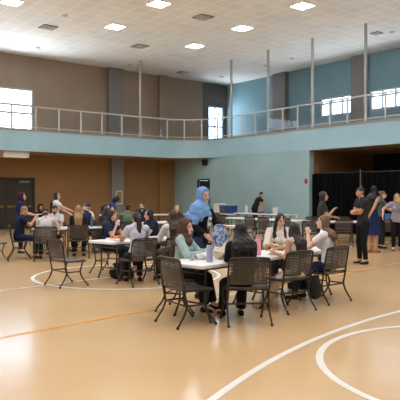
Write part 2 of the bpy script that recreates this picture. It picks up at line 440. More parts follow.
for i in range(6):
    for j in range(8):
        p = 16.6-4.4*i-.25*j; q = 21.5-3.47*j-.47*i
        if (i, j) in seen: ceiling_light(p, q, seen[(i, j)], 'square ceiling lights in view')
        else: ceiling_light(p, q, 'lit square ceiling panel of the same grid, beyond the edge of the picture', 'square ceiling lights out of view')

def vent(x, y, label, s=.3, dirty=True):
    t = thing('ceiling_vent', label, 'vent', (x, y, CEIL), TH, 'ceiling air vents')
    MB().box(-s, s, -s, s, -.03, 0).build('backing', M['vent_dark'], t)
    b = MB()
    for k in range(4):
        o = s*(1-.24*k); w = s*.085; z = -.045-.012*k
        b.box(-o, o, -o, -o+w, z, z+.02).box(-o, o, o-w, o, z, z+.02).box(-o, -o+w, -o+w, o-w, z, z+.02).box(o-w, o, -o+w, o-w, z, z+.02)
    b.build('louvre', M['vent'], t)
vent(-6.1, 24.1, 'square louvred air vent in the ceiling over the left gallery window')
vent(.11, 22.75, 'square louvred air vent in the ceiling at the top middle, right of a light')
vent(-2.72, 27.2, 'square louvred air vent in the ceiling above the pole on the left balcony')
vent(-.95, 33.0, 'small louvred air vent in the ceiling at the far corner', .25)
vent(7.35, 25.0, 'small louvred air vent in the ceiling near the right gallery windows', .2)
def disc(x, y, label):
    o = MB().lathe([(.02,-.06),(.08,-.055),(.11,-.03),(.12,0)], 16).build('smoke_detector', M['vent'], smooth=True); o.location = (x, y, CEIL)
    tag(o, label, 'detector', 'round ceiling fittings')
for x, y, l in ((-5.06, 22.5, 'round ceiling fitting right of the vent over the left window'), (-3.6, 31, 'round ceiling fitting above the grey pilaster'),
                (1.25, 34.2, 'round ceiling fitting near the teal corner at the far end'), (4.55, 29.6, 'round ceiling fitting left of the tall pole'),
                (7.95, 24.8, 'round ceiling fitting right of the small vent by the gallery'), (-7.4, 27.4, 'round ceiling fitting above the left gallery window'),
                (3.4, 31.2, 'round ceiling fitting above the far teal pilaster')):
    disc(x, y, l)

# court lines
def ribbon(n, pts, w, m):
    P = [Vector((x, y, 0)) for x, y in pts]; b = MB(); V = []
    for i, p in enumerate(P):
        d = (P[min(i+1, len(P)-1)]-P[max(0, i-1)]).normalized(); s = Vector((-d.y, d.x, 0))*w/2
        V += [p+s+Vector((0,0,.003)), p-s+Vector((0,0,.003))]
    b.add(V, [(2*i, 2*i+1, 2*i+3, 2*i+2) for i in range(len(P)-1)])
    o = struct(b.build('trim_%d' % n, m)); return o
def arc(cx, cy, r, a0, a1, n=64): return [(cx+r*cos(a0+(a1-a0)*k/n), cy+r*sin(a0+(a1-a0)*k/n)) for k in range(n+1)]
ribbon(10, arc(2.97, 5.55, 1.83, 0, 2*pi), .072, M['line_white'])
ribbon(14, arc(10.05, 0.04, 10.986, radians(118), radians(190), 80), .072, M["line_white"])
ribbon(11, arc(-1.45, 12.0, 1.83, 0, 2*pi), .072, M['line_white'])
_l = [ST(-4, 9.28), ST(22, 9.28)]; o = ribbon(12, [(p.x, p.y) for p in _l], .06, M['line_white']); o.location.z = .001
_l = [ST(-6, 6.23), ST(24, 6.23)]; ribbon(13, [(p.x, p.y) for p in _l], .07, M['line_orange'])

# ------------------------------------------------------------------ furniture
def chair_proto():
    t = thing('meeting_chair', 'x', 'chair')
    b = MB(); hw = .245                                                   # moulded seat shell, dished and rolled at the front
    n = 9; V = []; F = []
    prof = [(-.215,.470),(-.19,.452),(-.10,.443),(.0,.441),(.10,.446),(.17,.452),(.215,.446),(.235,.425)]
    for (y, z) in prof:
        for k in range(n):
            x = -hw + 2*hw*k/(n-1); e = abs(x)/hw
            V.append((x*(1-.05*(abs(y)/.235)**3), y, z+.012*e**3))
    m = len(prof)
    for i in range(m-1):
        for k in range(n-1): F.append((i*n+k, i*n+k+1, (i+1)*n+k+1, (i+1)*n+k))
    o = len(V); V += [(x, y, z-.018) for x, y, z in V]
    F += [tuple(o+j for j in reversed(f)) for f in F]
    for i in range(m-1):
        F.append((i*n, (i+1)*n, o+(i+1)*n, o+i*n)); F.append((i*n+n-1, o+i*n+n-1, o+(i+1)*n+n-1, (i+1)*n+n-1))
    for k in range(n-1):
        F.append((k, o+k, o+k+1, k+1)); F.append(((m-1)*n+k, (m-1)*n+k+1, o+(m-1)*n+k+1, o+(m-1)*n+k))
    b.add(V, F); b.build('seat', M['chair_seat'], t, smooth=True)
    # back: a slatted shell, curved round the sitter and leaning back
    def bp(x, h):        # point on the back surface, h = 0..1
        y = -.225 - .045*h - .02*sin(pi*h) + .03*(x/.25)**2
        return (x, y, .50+.315*h)
    b = MB()
    def patch(x0, x1, h0, h1, th=.007, nx=6):
        V = []; F = []
        for i in range(nx+1):
            x = x0+(x1-x0)*i/nx
            for h in (h0, h1):
                px, py, pz = bp(x, h); V += [(px, py-th, pz), (px, py+th, pz)]
        for i in range(nx):
            a = 4*i; c = 4*(i+1)
            F += [(a, c, c+2, a+2), (a+1, a+3, c+3, c+1), (a, a+1, c+1, c), (a+2, c+2, c+3, a+3)]
        F += [(0, 2, 3, 1), (4*nx, 4*nx+1, 4*nx+3, 4*nx+2)]
        b.add(V, F)
    patch(-.245, .245, 0, .12); patch(-.238, .238, .89, 1.0)
    for k in range(11): patch(-.238, .238, .135+.069*k, .135+.069*k+.054, .005)
    for k in range(3): 
        x = -.12+.12*k; patch(x-.006, x+.006, .05, .95, .004, 1)
    b.build('backrest', M['chair'], t, smooth=True)
    b = MB()                                                              # tube round the back
    pts = [(-.26,-.205,.47), (-.26,-.215,.56), (-.258,-.245,.71), (-.25,-.262,.80), (-.21,-.28,.828), (0,-.292,.835), (.21,-.28,.828), (.25,-.262,.80), (.258,-.245,.71), (.26,-.215,.56), (.26,-.205,.47)]
    b.tube(pts, .0135, 8, sub=2); b.build('back_frame', M['chair_metal'], t, smooth=True)
    b = MB().tube([(-.255,-.21,.44),(-.255,.19,.43)], .012, 8).tube([(.255,-.21,.44),(.255,.19,.43)], .012, 8).tube([(-.255,.12,.43),(.255,.12,.43)], .01, 8).tube([(-.255,-.17,.43),(.255,-.17,.43)], .01, 8)
    b.build('seat_frame', M['chair_metal'], t, smooth=True)
    for sx in (-1, 1):
        for pts in ([(.26*sx,-.205,.47),(.26*sx,-.185,.36),(.26*sx,-.165,.26),(.265*sx,-.205,.15),(.27*sx,-.27,.06),(.27*sx,-.30,.012)],
                    [(.255*sx,.15,.43),(.26*sx,.125,.34),(.26*sx,.10,.26),(.265*sx,.14,.15),(.27*sx,.21,.06),(.27*sx,.25,.012)]):
            l = MB().tube(pts, [.0135,.0135,.0145,.0135,.0125,.0125], 8, sub=3).build('leg', M['chair_metal'], t, smooth=True)
            x, y, z = pts[-1]
            MB().lathe([(.017,0),(.019,.01),(.015,.03)], 10, (x, y, 0)).build('foot_cap', M['dark_plastic'], l, smooth=True)
        MB().tube([(.26*sx,-.165,.26),(.26*sx,.10,.26)], .0115, 8).build('stretcher', M['chair_metal'], t, smooth=True)
    MB().tube([(-.26,-.165,.26),(.26,-.165,.26)], .0115, 8).build('cross_bar', M['chair_metal'], t, smooth=True)
    return t
CHAIR = chair_proto(); _used = [False]
def chair(x, y, deg, label, group='charcoal meeting chairs'):
    """chair whose sitter looks along the compass angle deg (0 = +X, 90 = away from the camera)"""
    o = CHAIR if not _used[0] else copy_tree(CHAIR); _used[0] = True
    o.location = (x, y, 0); o.rotation_euler = (0, 0, radians(deg-90)); tag(o, label, 'chair', group)
    return o

def rrect(w, d, r, n=5):
    P = []
    for cx, cy, a0 in ((w/2-r, d/2-r, 0), (-w/2+r, d/2-r, pi/2), (-w/2+r, -d/2+r, pi), (w/2-r, -d/2+r, 3*pi/2)):
        P += [(cx+r*cos(a0+pi/2*k/n), cy+r*sin(a0+pi/2*k/n)) for k in range(n+1)]
    return P
def table(x, y, deg, L, label, w=.76, h=.735, group='white folding tables'):
    t = thing('folding_table', label, 'table', (x, y, 0), radians(deg), group)
    b = MB(); b.prism(rrect(L, w, .05), h-.045, h); b.build('tabletop', M['white_plastic'], t, bevel=.008, smooth=True)
    MB().box(-L/2+.12, L/2-.12, -w/2+.07, -w/2+.09, h-.075, h-.046).box(-L/2+.12, L/2-.12, w/2-.09, w/2-.07, h-.075, h-.046).build('side_rail', M['table_leg'], t)
    for sx in (-1, 1):
        xx = sx*(L/2-.22)
        for sy in (-1, 1):
            b = MB().tube([(xx, sy*(w/2-.14), h-.05), (xx, sy*(w/2-.15), .40), (xx, sy*(w/2-.15), .22), (xx, sy*(w/2-.10), .10), (xx, sy*(w/2-.06), .012)], .015, 8, sub=3)
            l = b.build('leg', M['table_leg'], t, smooth=True)
            MB().lathe([(.019,0),(.021,.012),(.016,.035)], 10, (xx, sy*(w/2-.06), 0)).build('foot_cap', M['dark_plastic'], l, smooth=True)
        MB().tube([(xx, -(w/2-.15), .22), (xx, w/2-.15, .22)], .012, 8).build('cross_bar', M['table_leg'], t, smooth=True)
        MB().tube([(xx, -(w/2-.145), .6), (xx, w/2-.145, .6)], .01, 8).build('cross_bar', M['table_leg'], t, smooth=True)
        MB().tube([(xx, 0, .6), (sx*.12, 0, h-.05)], .009, 8).build('brace', M['table_leg'], t, smooth=True)
    return t

# ------------------------------------------------------------------ organic shapes: overlapping solids fused into one skin
class Solid:
    def __init__(s): s.V = []; s.F = []; s.n = 0
    def _add(s, V, F):
        s.V.append(np.asarray(V, float)); s.F += [tuple(i+s.n for i in f) for f in F]; s.n += len(V)
    def cap(s, p0, p1, r0, r1, side=None, flat=1.0, f0=False, f1=False, n=14):
        """tapered limb with round (or flat, f0 / f1) ends; flat < 1 squashes it across `side`"""
        p0 = Vector(p0); p1 = Vector(p1); d = p1-p0
        if d.length < 1e-5: d = Vector((0,0,1e-4))
        a = d.normalized(); ref = Vector(side) if side is not None else (Vector((1,0,0)) if abs(a.x) < .8 else Vector((0,1,0)))
        u = (ref-a*ref.dot(a)).normalized(); w = a.cross(u)
        rings = []
        if not f0:
            for k in range(1, 4): t = pi/2*(k/3-1) ; rings.append((p0+a*(r0*flat**.5*sin(t)), r0*cos(t)+1e-4))
        else: rings.append((p0, r0))
        if f0: pass
        if not f1:
            for k in range(0, 3): t = pi/2*(k/3); rings.append((p1+a*(r1*flat**.5*sin(t)), r1*cos(t)+1e-4))
        else: rings.append((p1, r1))
        V = []; F = []
        for c, r in rings:
            for k in range(n):
                g = 2*pi*k/n; V.append(tuple(c+u*(r*cos(g))+w*(r*sin(g)*flat)))
        m = len(rings)
        for i in range(m-1):
            for k in range(n): F.append((i*n+k, i*n+(k+1)%n, (i+1)*n+(k+1)%n, (i+1)*n+k))
        V.append(tuple(rings[0][0]-a*(0 if f0 else r0*.02))); V.append(tuple(rings[-1][0]+a*(0 if f1 else r1*.02))); i0 = m*n
        if not f0: V[i0] = tuple(p0-a*r0*flat**.5)
        if not f1: V[i0+1] = tuple(p1+a*r1*flat**.5)
        for k in range(n): F.append((i0, (k+1)%n, k)); F.append((i0+1, (m-1)*n+k, (m-1)*n+(k+1)%n))
        s._add(V, F); return s
    def chain(s, pts, rs, side=None, flat=1.0):
        for i in range(len(pts)-1): s.cap(pts[i], pts[i+1], rs[i], rs[i+1], side, flat)
        return s
    def ell(s, c, r, B=None, n=16, m=10):
        """ellipsoid with radii along the basis B = (right, forward, up)"""
        B = B or (Vector((1,0,0)), Vector((0,1,0)), Vector((0,0,1))); c = Vector(c); V = []; F = []
        for i in range(1, m):
            ph = pi*i/m - pi/2
            for k in range(n):
                g = 2*pi*k/n
                V.append(tuple(c+B[0]*(r[0]*cos(ph)*cos(g))+B[1]*(r[1]*cos(ph)*sin(g))+B[2]*(r[2]*sin(ph))))
        for i in range(m-2):
            for k in range(n): F.append((i*n+k, i*n+(k+1)%n, (i+1)*n+(k+1)%n, (i+1)*n+k))
        i0 = (m-1)*n; V.append(tuple(c-B[2]*r[2])); V.append(tuple(c+B[2]*r[2]))
        for k in range(n): F.append((i0, (k+1)%n, k)); F.append((i0+1, (m-2)*n+k, (m-2)*n+(k+1)%n))
        s._add(V, F); return s
    def build(s, name, mats, parent, vox, smooth=3, fold=0, ffreq=30, fdir=(1,1,.35), paint=(), zmin=None, cut=None):
        me = bpy.data.meshes.new(name); me.from_pydata(np.vstack(s.V).tolist(), [], s.F); me.update()
        o = bpy.data.objects.new(name, me); COL.objects.link(o)
        md = o.modifiers.new('r', 'REMESH'); md.mode = 'VOXEL'; md.voxel_size = vox; md.use_smooth_shade = True
        sm = o.modifiers.new('s', 'SMOOTH'); sm.factor = .5; sm.iterations = smooth
        dg = bpy.context.evaluated_depsgraph_get()
        me2 = bpy.data.meshes.new_from_object(o.evaluated_get(dg), depsgraph=dg)
        o.modifiers.clear(); o.data = me2; bpy.data.meshes.remove(me); me2.name = name
        nv = len(me2.vertices); co = np.empty(nv*3); me2.vertices.foreach_get('co', co); co = co.reshape(-1, 3)
        if fold:
            nr = np.empty(nv*3); me2.vertex_normals.foreach_get('vector', nr); nr = nr.reshape(-1, 3)
            q = co*np.array(fdir)*ffreq
            w = np.sin(q[:,0]+1.7*np.sin(q[:,2]*.9+.5)) * np.cos(q[:,1]+1.3*np.sin(q[:,0]*.7)) + .6*np.sin(q[:,2]*1.7+q[:,0]*.8+q[:,1]*1.1)
            co = co + nr*(w*fold)[:,None]
        if zmin is not None: co[:,2] = np.maximum(co[:,2], zmin)
        me2.vertices.foreach_set('co', co.ravel())
        me2.materials.clear()
        for m in (mats if isinstance(mats, (list, tuple)) else [mats]): me2.materials.append(m)
        if paint:
            npoly = len(me2.polygons); cc = np.empty(npoly*3); me2.polygons.foreach_get('center', cc); cc = cc.reshape(-1, 3)
            idx = np.zeros(npoly, dtype=np.int32)
            for c, r, B, mi in paint:
                d = cc-np.array(c); l = sum((d@np.array(B[k])/r[k])**2 for k in range(3)); idx[l < 1] = mi
            me2.polygons.foreach_set('material_index', idx)
        me2.update(); o.parent = parent
        return o

def ik(S, Wp, l1, l2, hint):
    S = Vector(S); Wp = Vector(Wp); d = Wp-S; L = d.length
    if L > (l1+l2)*.995: Wp = S+d*((l1+l2)*.995/L); d = Wp-S; L = d.length
    a = (l1*l1-l2*l2+L*L)/(2*L); h = sqrt(max(0, l1*l1-a*a)); n = d/L
    hv = Vector(hint); hv = hv-n*hv.dot(n); hv.normalize()
    return S+n*a+hv*h, Wp

def person(x, y, deg, label, pose='sit', H=1.68, fem=True, lean=4, side=0, twist=0, head=(0,0,0), lw=None, rw=None, le=None, re=None,
           top=((40,50,80),'short'), bottom=((30,32,38),'trousers'), hair=('long',(38,28,24)), skin=(206,160,130), shoe=(34,32,34),
           hijab=None, feet=None, knees=None, vox=.009, fat=1.0, seat=.46, glasses=False, beard=None, collar=None, lhand=None, rhand=None,
           group=None, scarf_tail=False, hipy=-.05):
    k = H/1.75; V3 = Vector
    t = thing('person', label, 'person', (x, y, 0), radians(deg-90), group)
    X = V3((1,0,0)); Yv = V3((0,1,0)); Z = V3((0,0,1))
    hipz = seat+.075 if pose == 'sit' else .925*k
    Pc = V3((0, hipy if pose == 'sit' else 0, hipz+.04))
    Rt = Matrix.Rotation(radians(-lean), 3, 'X') @ Matrix.Rotation(radians(side), 3, 'Y')
    T = Rt @ Z; Rw = Matrix.Rotation(radians(twist), 3, 'Z')
    sx = Rt @ (Rw @ X); sf = Rt @ (Rw @ Yv)
    g = fat
    sw = (.165 if fem else .19)*k
    Sc = Pc+T*.45*k; Nb = Pc+T*.49*k
    SL = Sc-sx*sw; SR = Sc+sx*sw
    Un = (T*.45+Z*.55).normalized()
    Hb = Nb+Un*.065*k+sf*.012
    yaw, pitch, tilt = head
    Rh = Matrix.Rotation(radians(twist+yaw), 3, 'Z') @ Matrix.Rotation(radians(-pitch), 3, 'X') @ Matrix.Rotation(radians(tilt), 3, 'Y')
    hr, hf, hu = Rh @ X, Rh @ Yv, Rh @ Z; HB = (hr, hf, hu)
    Hc = Hb+hu*.095*k+hf*.022
    hs = .97*k**.5
    # arms
    L1, L2 = .285*k, .245*k
    if lw is None: lw = SL+V3((-.05,.02,-.50*k)) if pose == 'stand' else V3((-.16,.34,.60))
    if rw is None: rw = SR+V3((.05,.02,-.50*k)) if pose == 'stand' else V3((.16,.34,.60))
    EL, WL = ik(SL, lw, L1, L2, le or (-.5,-.7,-.6)); ER, WR = ik(SR, rw, L1, L2, re or (.5,-.7,-.6))
    # legs
    hw = .088*k; HL = V3((-hw, Pc.y, hipz)); HR = V3((hw, Pc.y, hipz)); l1, l2 = .425*k, .415*k
    if feet is None: feet = ((-.12,.40,.085),(.12,.36,.085)) if pose == 'sit' else ((-.09,-.02,.085),(.10,.03,.085))
    kh = knees or ((-.15,1,.6) if pose == 'sit' else (0,1,0), (.15,1,.6) if pose == 'sit' else (0,1,0))
    KL, AL = ik(HL, feet[0], l1, l2, kh[0]); KR, AR = ik(HR, feet[1], l1, l2, kh[1])
    # ---- body
    b = Solid()
    def torso(b, e, lo=-.02, hem=False, neck=True):
        wa = (.118 if fem else .14)*k*g
        b.ell(Pc+Z*.0, ((.163 if fem else .158)*k*g+e, (.115*k*g)+e, .115*k+e*.5), (X, Yv, Z))
        b.cap(Pc+T*.02, Pc+T*.20*k, (.15 if fem else .152)*k*g+e, wa+e, sx, .72)
        b.cap(Pc+T*.18*k, Pc+T*.34*k, wa+e, (.138 if fem else .16)*k*g+e, sx, .72)
        b.ell(Pc+T*.34*k+sf*.005, ((.145 if fem else .165)*k*g+e, (.105 if fem else .115)*k*g+e, .15*k+e), (sx, sf, T))
        b.cap(SL+sx*.03, SR-sx*.03, .058*k+e, .058*k+e, sf, 1)
        b.cap(Sc-sx*.09*k-T*.0, Nb+T*.02-sx*.03, .055*k+e, .05*k+e); b.cap(Sc+sx*.09*k, Nb+T*.02+sx*.03, .055*k+e, .05*k+e)
        if fem:
            for q in (-1, 1): b.ell(Pc+T*.31*k+sf*(.085*k*g)+sx*(q*.066*k*g), (.062*k+e, .055*k+e, .062*k+e), (sx, sf, T))
    torso(b, 0)
    b.cap(Nb-T*.03, Hb+hu*.05, .058*k if fem else .066*k, .052*k if fem else .06*k)
    for S_, E_, W_ in ((SL,EL,WL),(SR,ER,WR)):
        b.cap(S_, E_, .05*k*g, .04*k*g); b.cap(E_, W_, .04*k*g, .026*k)
    for Hh, K_, A_ in ((HL,KL,AL),(HR,KR,AR)):
        b.cap(Hh, K_, .085*k*g, .056*k*g); b.cap(K_, K_+(A_-K_)*.35-Yv*0, .054*k*g, .052*k*g); b.cap(K_+(A_-K_)*.35, A_, .052*k*g, .036*k)
        b.cap(A_, A_+V3((A_.x*.15,.12,-.045)), .038*k, .028*k)
    # head: skull, face, jaw, nose, brow, cheeks, ears
    b.ell(Hc+hu*.022*hs-hf*.012, (.074*hs,.092*hs,.092*hs), HB)
    b.ell(Hc-hu*.035*hs+hf*.016*hs, (.062*hs,.070*hs,.078*hs), HB)
    b.cap(Hc-hu*.083*hs+hf*.058*hs-hr*.012, Hc-hu*.083*hs+hf*.058*hs+hr*.012, .024*hs, .024*hs)
    b.cap(Hc+hu*.008*hs+hf*.082*hs, Hc-hu*.028*hs+hf*.100*hs, .009*hs, .014*hs)
    b.cap(Hc-hu*.054*hs+hf*.080*hs-hr*.016*hs, Hc-hu*.054*hs+hf*.080*hs+hr*.016*hs, .0095*hs, .0095*hs)
    for q in (-1, 1):
        b.cap(Hc+hu*.022*hs+hf*.077*hs+hr*q*.014*hs, Hc+hu*.024*hs+hf*.068*hs+hr*q*.046*hs, .010*hs, .009*hs)
        b.ell(Hc-hu*.022*hs+hf*.055*hs+hr*q*.038*hs, (.022*hs,.022*hs,.022*hs), HB)
        if hijab is None: b.ell(Hc-hu*.005*hs-hf*.008*hs+hr*q*.074*hs, (.011*hs,.02*hs,.03*hs), HB)
    # hands
    def hand(Wp, E_, right, spec):
        d = (Wp-E_).normalized(); curl = .55; pn = None
        if spec: d = V3(spec[0]).normalized(); pn = V3(spec[1]); curl = spec[2] if len(spec) > 2 else .55
        if pn is None: pn = V3((0,0,-1)) if abs(d.z) < .8 else V3((1 if not right else -1, 0, 0))
        pn = (pn-d*pn.dot(d)).normalized(); th = d.cross(pn) if right else pn.cross(d)
        s = .95*k
        b.cap(Wp, Wp+d*.045*s, .026*k, .034*s, th, .55); b.ell(Wp+d*.055*s, (.040*s,.046*s,.016*s), (th, d, pn))
        for i, (o, ln) in enumerate(((.029,.068),(.010,.078),(-.010,.072),(-.028,.055))):
            q0 = Wp+d*.088*s+th*o*s; a1 = curl*.8; d1 = d*cos(a1)+pn*sin(a1)+th*o*2; q1 = q0+d1.normalized()*ln*.55*s
            a2 = curl*1.9; d2 = (d*cos(a2)+pn*sin(a2)).normalized(); q2 = q1+d2*ln*.5*s
            b.cap(q0-d*.02, q1, .0095*s, .0088*s, n=8); b.cap(q1, q2, .0088*s, .0075*s, n=8)
        q0 = Wp+d*.025*s+th*.026*s; q1 = q0+(d*.6+th*.65+pn*.35).normalized()*.042*s; q2 = q1+(d*.9+th*.05+pn*.4).normalized()*.034*s
        b.cap(q0, q1, .0135*s, .0105*s, n=8); b.cap(q1, q2, .0105*s, .0085*s, n=8)
    hand(WL, EL, False, lhand); hand(WR, ER, True, rhand)
    sm, lip = skinmat(skin); hm = hairmat(hair[1] if hair else (40,30,26))
    paint = []
    for q in (-1, 1):
        paint.append((Hc+hu*.004*hs+hf*.078*hs+hr*q*.031*hs, (.017*hs,.03,.0085*hs), HB, 4))
        paint.append((Hc+hu*.004*hs+hf*.078*hs+hr*q*.031*hs, (.009*hs,.03,.0085*hs), HB, 1))
        paint.append((Hc+hu*.027*hs+hf*.08*hs+hr*q*.032*hs, (.021*hs,.03,.0055*hs), HB, 2))
    paint.append((Hc-hu*.054*hs+hf*.085*hs, (.024*hs,.03,.009*hs), HB, 3))
    if beard:
        paint = [(Hc-hu*.098*hs+hf*.03*hs, (.075*hs,.085*hs,.036*hs), HB, 2)]+paint
    b.build('body', [sm, M['eye'], hm, lip, M['eye_white']], t, vox*.85, 2, paint=paint, zmin=.012)
    # ---- top
    tc, slv = top[0], top[1]
    tm = tc if not isinstance(tc, tuple) else cloth(tc)
    b = Solid(); e = .013
    torso(b, e)
    if pose == 'stand':
        b.cap(Pc+T*.02, Pc-Z*.10*k, .16*k*g+e, .168*k*g+e, X, .72, f1=True)
    else: b.cap(Pc, Pc-Z*.03, .155*k*g+e, .16*k*g+e, X, .75)
    if slv != 'none':
        for S_, E_, W_ in ((SL,EL,WL),(SR,ER,WR)):
            if slv == 'short': b.cap(S_, S_+(E_-S_)*.62, .056*k*g+e, .05*k*g+e*1.3, f1=True)
            else:
                b.cap(S_, E_, .054*k*g+e, .045*k*g+e); f = {'long':.93, 'half':.25}.get(slv, .9); b.cap(E_, E_+(W_-E_)*f, .045*k*g+e, .032*k+e, f1=True)
    if collar == 'high': b.cap(Nb-T*.03, Nb+Un*.035, .075*k, .068*k, f1=True)
    b.build('shirt' if bottom[1] != 'dress' else 'dress_top', tm, t, vox, 2, fold=.0035, ffreq=34)
    # ---- bottom
    bc, bk = bottom; bmm = bc if not isinstance(bc, tuple) else cloth(bc)
    b = Solid(); e = .012
    b.ell(Pc, (.165*k*g+e*.6, .115*k*g+e*.6, .11*k), (X, Yv, Z))
    if bk == 'trousers' or bk == 'wide':
        wd = 1.25 if bk == 'wide' else 1
        for Hh, K_, A_ in ((HL,KL,AL),(HR,KR,AR)):
            b.cap(Hh, K_, .088*k*g+e, .06*k*g*wd+e); b.cap(K_, A_+(K_-A_)*.06, .058*k*g*wd+e, .042*k*wd*(1.15 if wd > 1 else 1)+e, f1=True)
        nm = 'trousers'
    elif bk == 'shorts':
        for Hh, K_ in ((HL,KL),(HR,KR)): b.cap(Hh, Hh+(K_-Hh)*.75, .088*k*g+e, .075*k*g+e, f1=True)
        nm = 'shorts'
    else:                                                                  # skirt or dress skirt
        nm = 'skirt'
        if pose == 'stand':
            b.cap(Pc+Z*.08, Pc-Z*.12, .14*k*g+e, .18*k*g+e, X, .75); b.cap(Pc-Z*.12, Pc-Z*(.50 if bk != 'long_skirt' else .82)*k, .18*k*g+e, .24*k*g+e, X, .8, f1=True)
        else:
            for Hh, K_, A_ in ((HL,KL,AL),(HR,KR,AR)): b.cap(Hh, K_, .10*k*g+e, .085*k*g+e); b.cap(K_, K_+(A_-K_)*.7, .085*k+e, .09*k+e, f1=True)
            b.cap((HL+HR)/2, (KL+KR)/2, .09*k, .07*k); b.cap((KL+KR)/2, (KL+KR)/2+((AL+AR)-(KL+KR))*.35, .08, .09, f1=True)
    b.build(nm, bmm, t, vox, 2, fold=.003, ffreq=26)
    # ---- shoes
    for A_, q in ((AL,-1),(AR,1)):
        b = Solid(); fx = V3((q*.16,.98,0)).normalized()
        z0 = A_.z-.085
        c0 = V3((A_.x, A_.y-.03, z0+.040)); b.cap(c0, c0+fx*.15*k-Z*.008, .042*k, .036*k, X, .85); b.cap(c0, A_-Z*.03, .042*k, .040*k, f1=True)
        b.cap(c0-Z*.02, c0+fx*.155*k-Z*.02, .043*k, .038*k, X, .5)
        b.build('shoe', cloth(shoe, .5), t, vox*.8, 1, zmin=max(.003, z0+.003))
    # ---- hair
    if hair and hijab is None:
        st = hair[0]; b = Solid()
        man = st in ('short', 'fade')
        if man: b.ell(Hc+hu*.045*hs-hf*.017*hs, (.079*hs,.092*hs,.080*hs), HB); b.ell(Hc-hu*.02*hs-hf*.05*hs, (.066*hs,.05*hs,.07*hs), HB)
        elif st == 'curly':
            b.ell(Hc+hu*.045*hs-hf*.02*hs, (.115*hs,.118*hs,.105*hs), HB); b.ell(Hc-hu*.03*hs-hf*.06*hs, (.11*hs,.075*hs,.10*hs), HB)
            for i in range(26):
                a = i*2.4; zz = 1-1.5*(i+.5)/26; rr = sqrt(max(0, 1-zz*zz)); dv = hr*rr*cos(a)+hf*(rr*sin(a)*.8-.15)+hu*zz
                if dv.dot(hf) > .45: continue
                b.ell(Hc+hu*.03*hs-hf*.02*hs+dv*.10*hs, (.035,.035,.035))
        else:
            b.ell(Hc+hu*.030*hs-hf*.020*hs, (.083*hs,.095*hs,.095*hs), HB); b.ell(Hc-hu*.02*hs-hf*.045*hs, (.078*hs,.060*hs,(.07 if st == 'bob' else .09)*hs), HB)
        bk0 = Nb-sf*.075*k*g
        if st in ('long', 'verylong', 'longfront', 'shoulder'):
            ln = {'long':.20, 'verylong':.36, 'longfront':.22, 'shoulder':.03}[st]*k
            wd = hair[2] if len(hair) > 2 else (1.3 if st == 'verylong' else 1.0)
            b.chain([Hc-hf*.035*hs, Hc-hu*.10-hf*.06*hs, bk0-T*.06-sf*.035, bk0-T*(.06+ln)-sf*.035], [.088*hs,.092*hs*wd**.7,.11*hs*wd,.085*hs*wd], hr, .5)
            for q in (-1, 1): b.chain([Hc+hu*.02+hr*q*.068*hs-hf*.005, Hc-hu*.085*hs+hr*q*.072*hs-hf*.015*hs, Nb+sx*q*.085*k-T*.05+(sf*.05 if st == 'longfront' else -sf*.05)], [.028,.032,.034])
            if st == 'longfront':
                for q in (-1, 1): b.chain([Nb+sx*q*.085*k-T*.05+sf*.05, Pc+T*.33*k+sx*q*.085*k+sf*.115*k*g, Pc+T*.22*k+sx*q*.08*k+sf*.12*k*g], [.034,.034,.018])
        if st == 'bob':
            for q in (-1, 1): b.chain([Hc+hu*.03+hr*q*.066*hs-hf*.005, Hc-hu*.075*hs+hr*q*.07*hs-hf*.012], [.032,.036])
            b.chain([Hc-hf*.05*hs, Hc-hu*.075*hs-hf*.055*hs], [.085*hs,.085*hs], hr, .6)
        if st == 'ponytail':
            a = Hc-hf*.105*hs+hu*.03
            b.ell(a, (.028,.03,.03), HB); b.chain([a, a-hf*.045-hu*.05, a-hf*.03-hu*.17, a-hf*.01-hu*.30, a-hu*.36], [.03,.043,.048,.036,.012])
        if st == 'bun': b.ell(Hc-hf*.10*hs+hu*.075*hs, (.043,.043,.043), HB)
        b.build('hair', hm, t, vox, 2, fold=.004, ffreq=90 if st != 'curly' else 60, fdir=(1,1,.12) if st != 'curly' else (1,1,1))
    if beard == 'full':
        pass
    if hijab is not None:
        hmm = cloth(hijab); b = Solid()
        b.ell(Hc+hu*.032*hs-hf*.042*hs, (.108*hs,.100*hs,.116*hs), HB); b.ell(Hc-hu*.03*hs-hf*.045*hs, (.104*hs,.086*hs,.115*hs), HB)
        n = 16; ring = []
        for i in range(n+1):
            a = 2*pi*i/n; ring.append(Hc+hr*(.076*hs*sin(a))+hu*(.010*hs+.098*hs*cos(a))+hf*(.036*hs+.012*hs*cos(2*a)))
        b.chain(ring, [.022]*(n+1))
        b.chain([Hc-hu*.07-hf*.01, Nb+sf*.02-T*.0, Nb-T*.05+sf*.03], [.085*hs,.098,.125], sx, .85)
        b.cap(Nb-T*.03, Sc-T*.03-sx*.12*k, .085, .075); b.cap(Nb-T*.03, Sc-T*.03+sx*.12*k, .085, .075)
        if scarf_tail != 2: b.chain([Nb+sf*.05, Pc+T*.36*k+sf*.10*k*g, Pc+T*.27*k+sf*.12*k*g], [.09,.10,.05], sx, .55)
        b.chain([Nb-sf*.05, Pc+T*.36*k-sf*.09*k*g, Pc+T*.26*k-sf*.095*k*g], [.09,.11,.07], sx, .5)
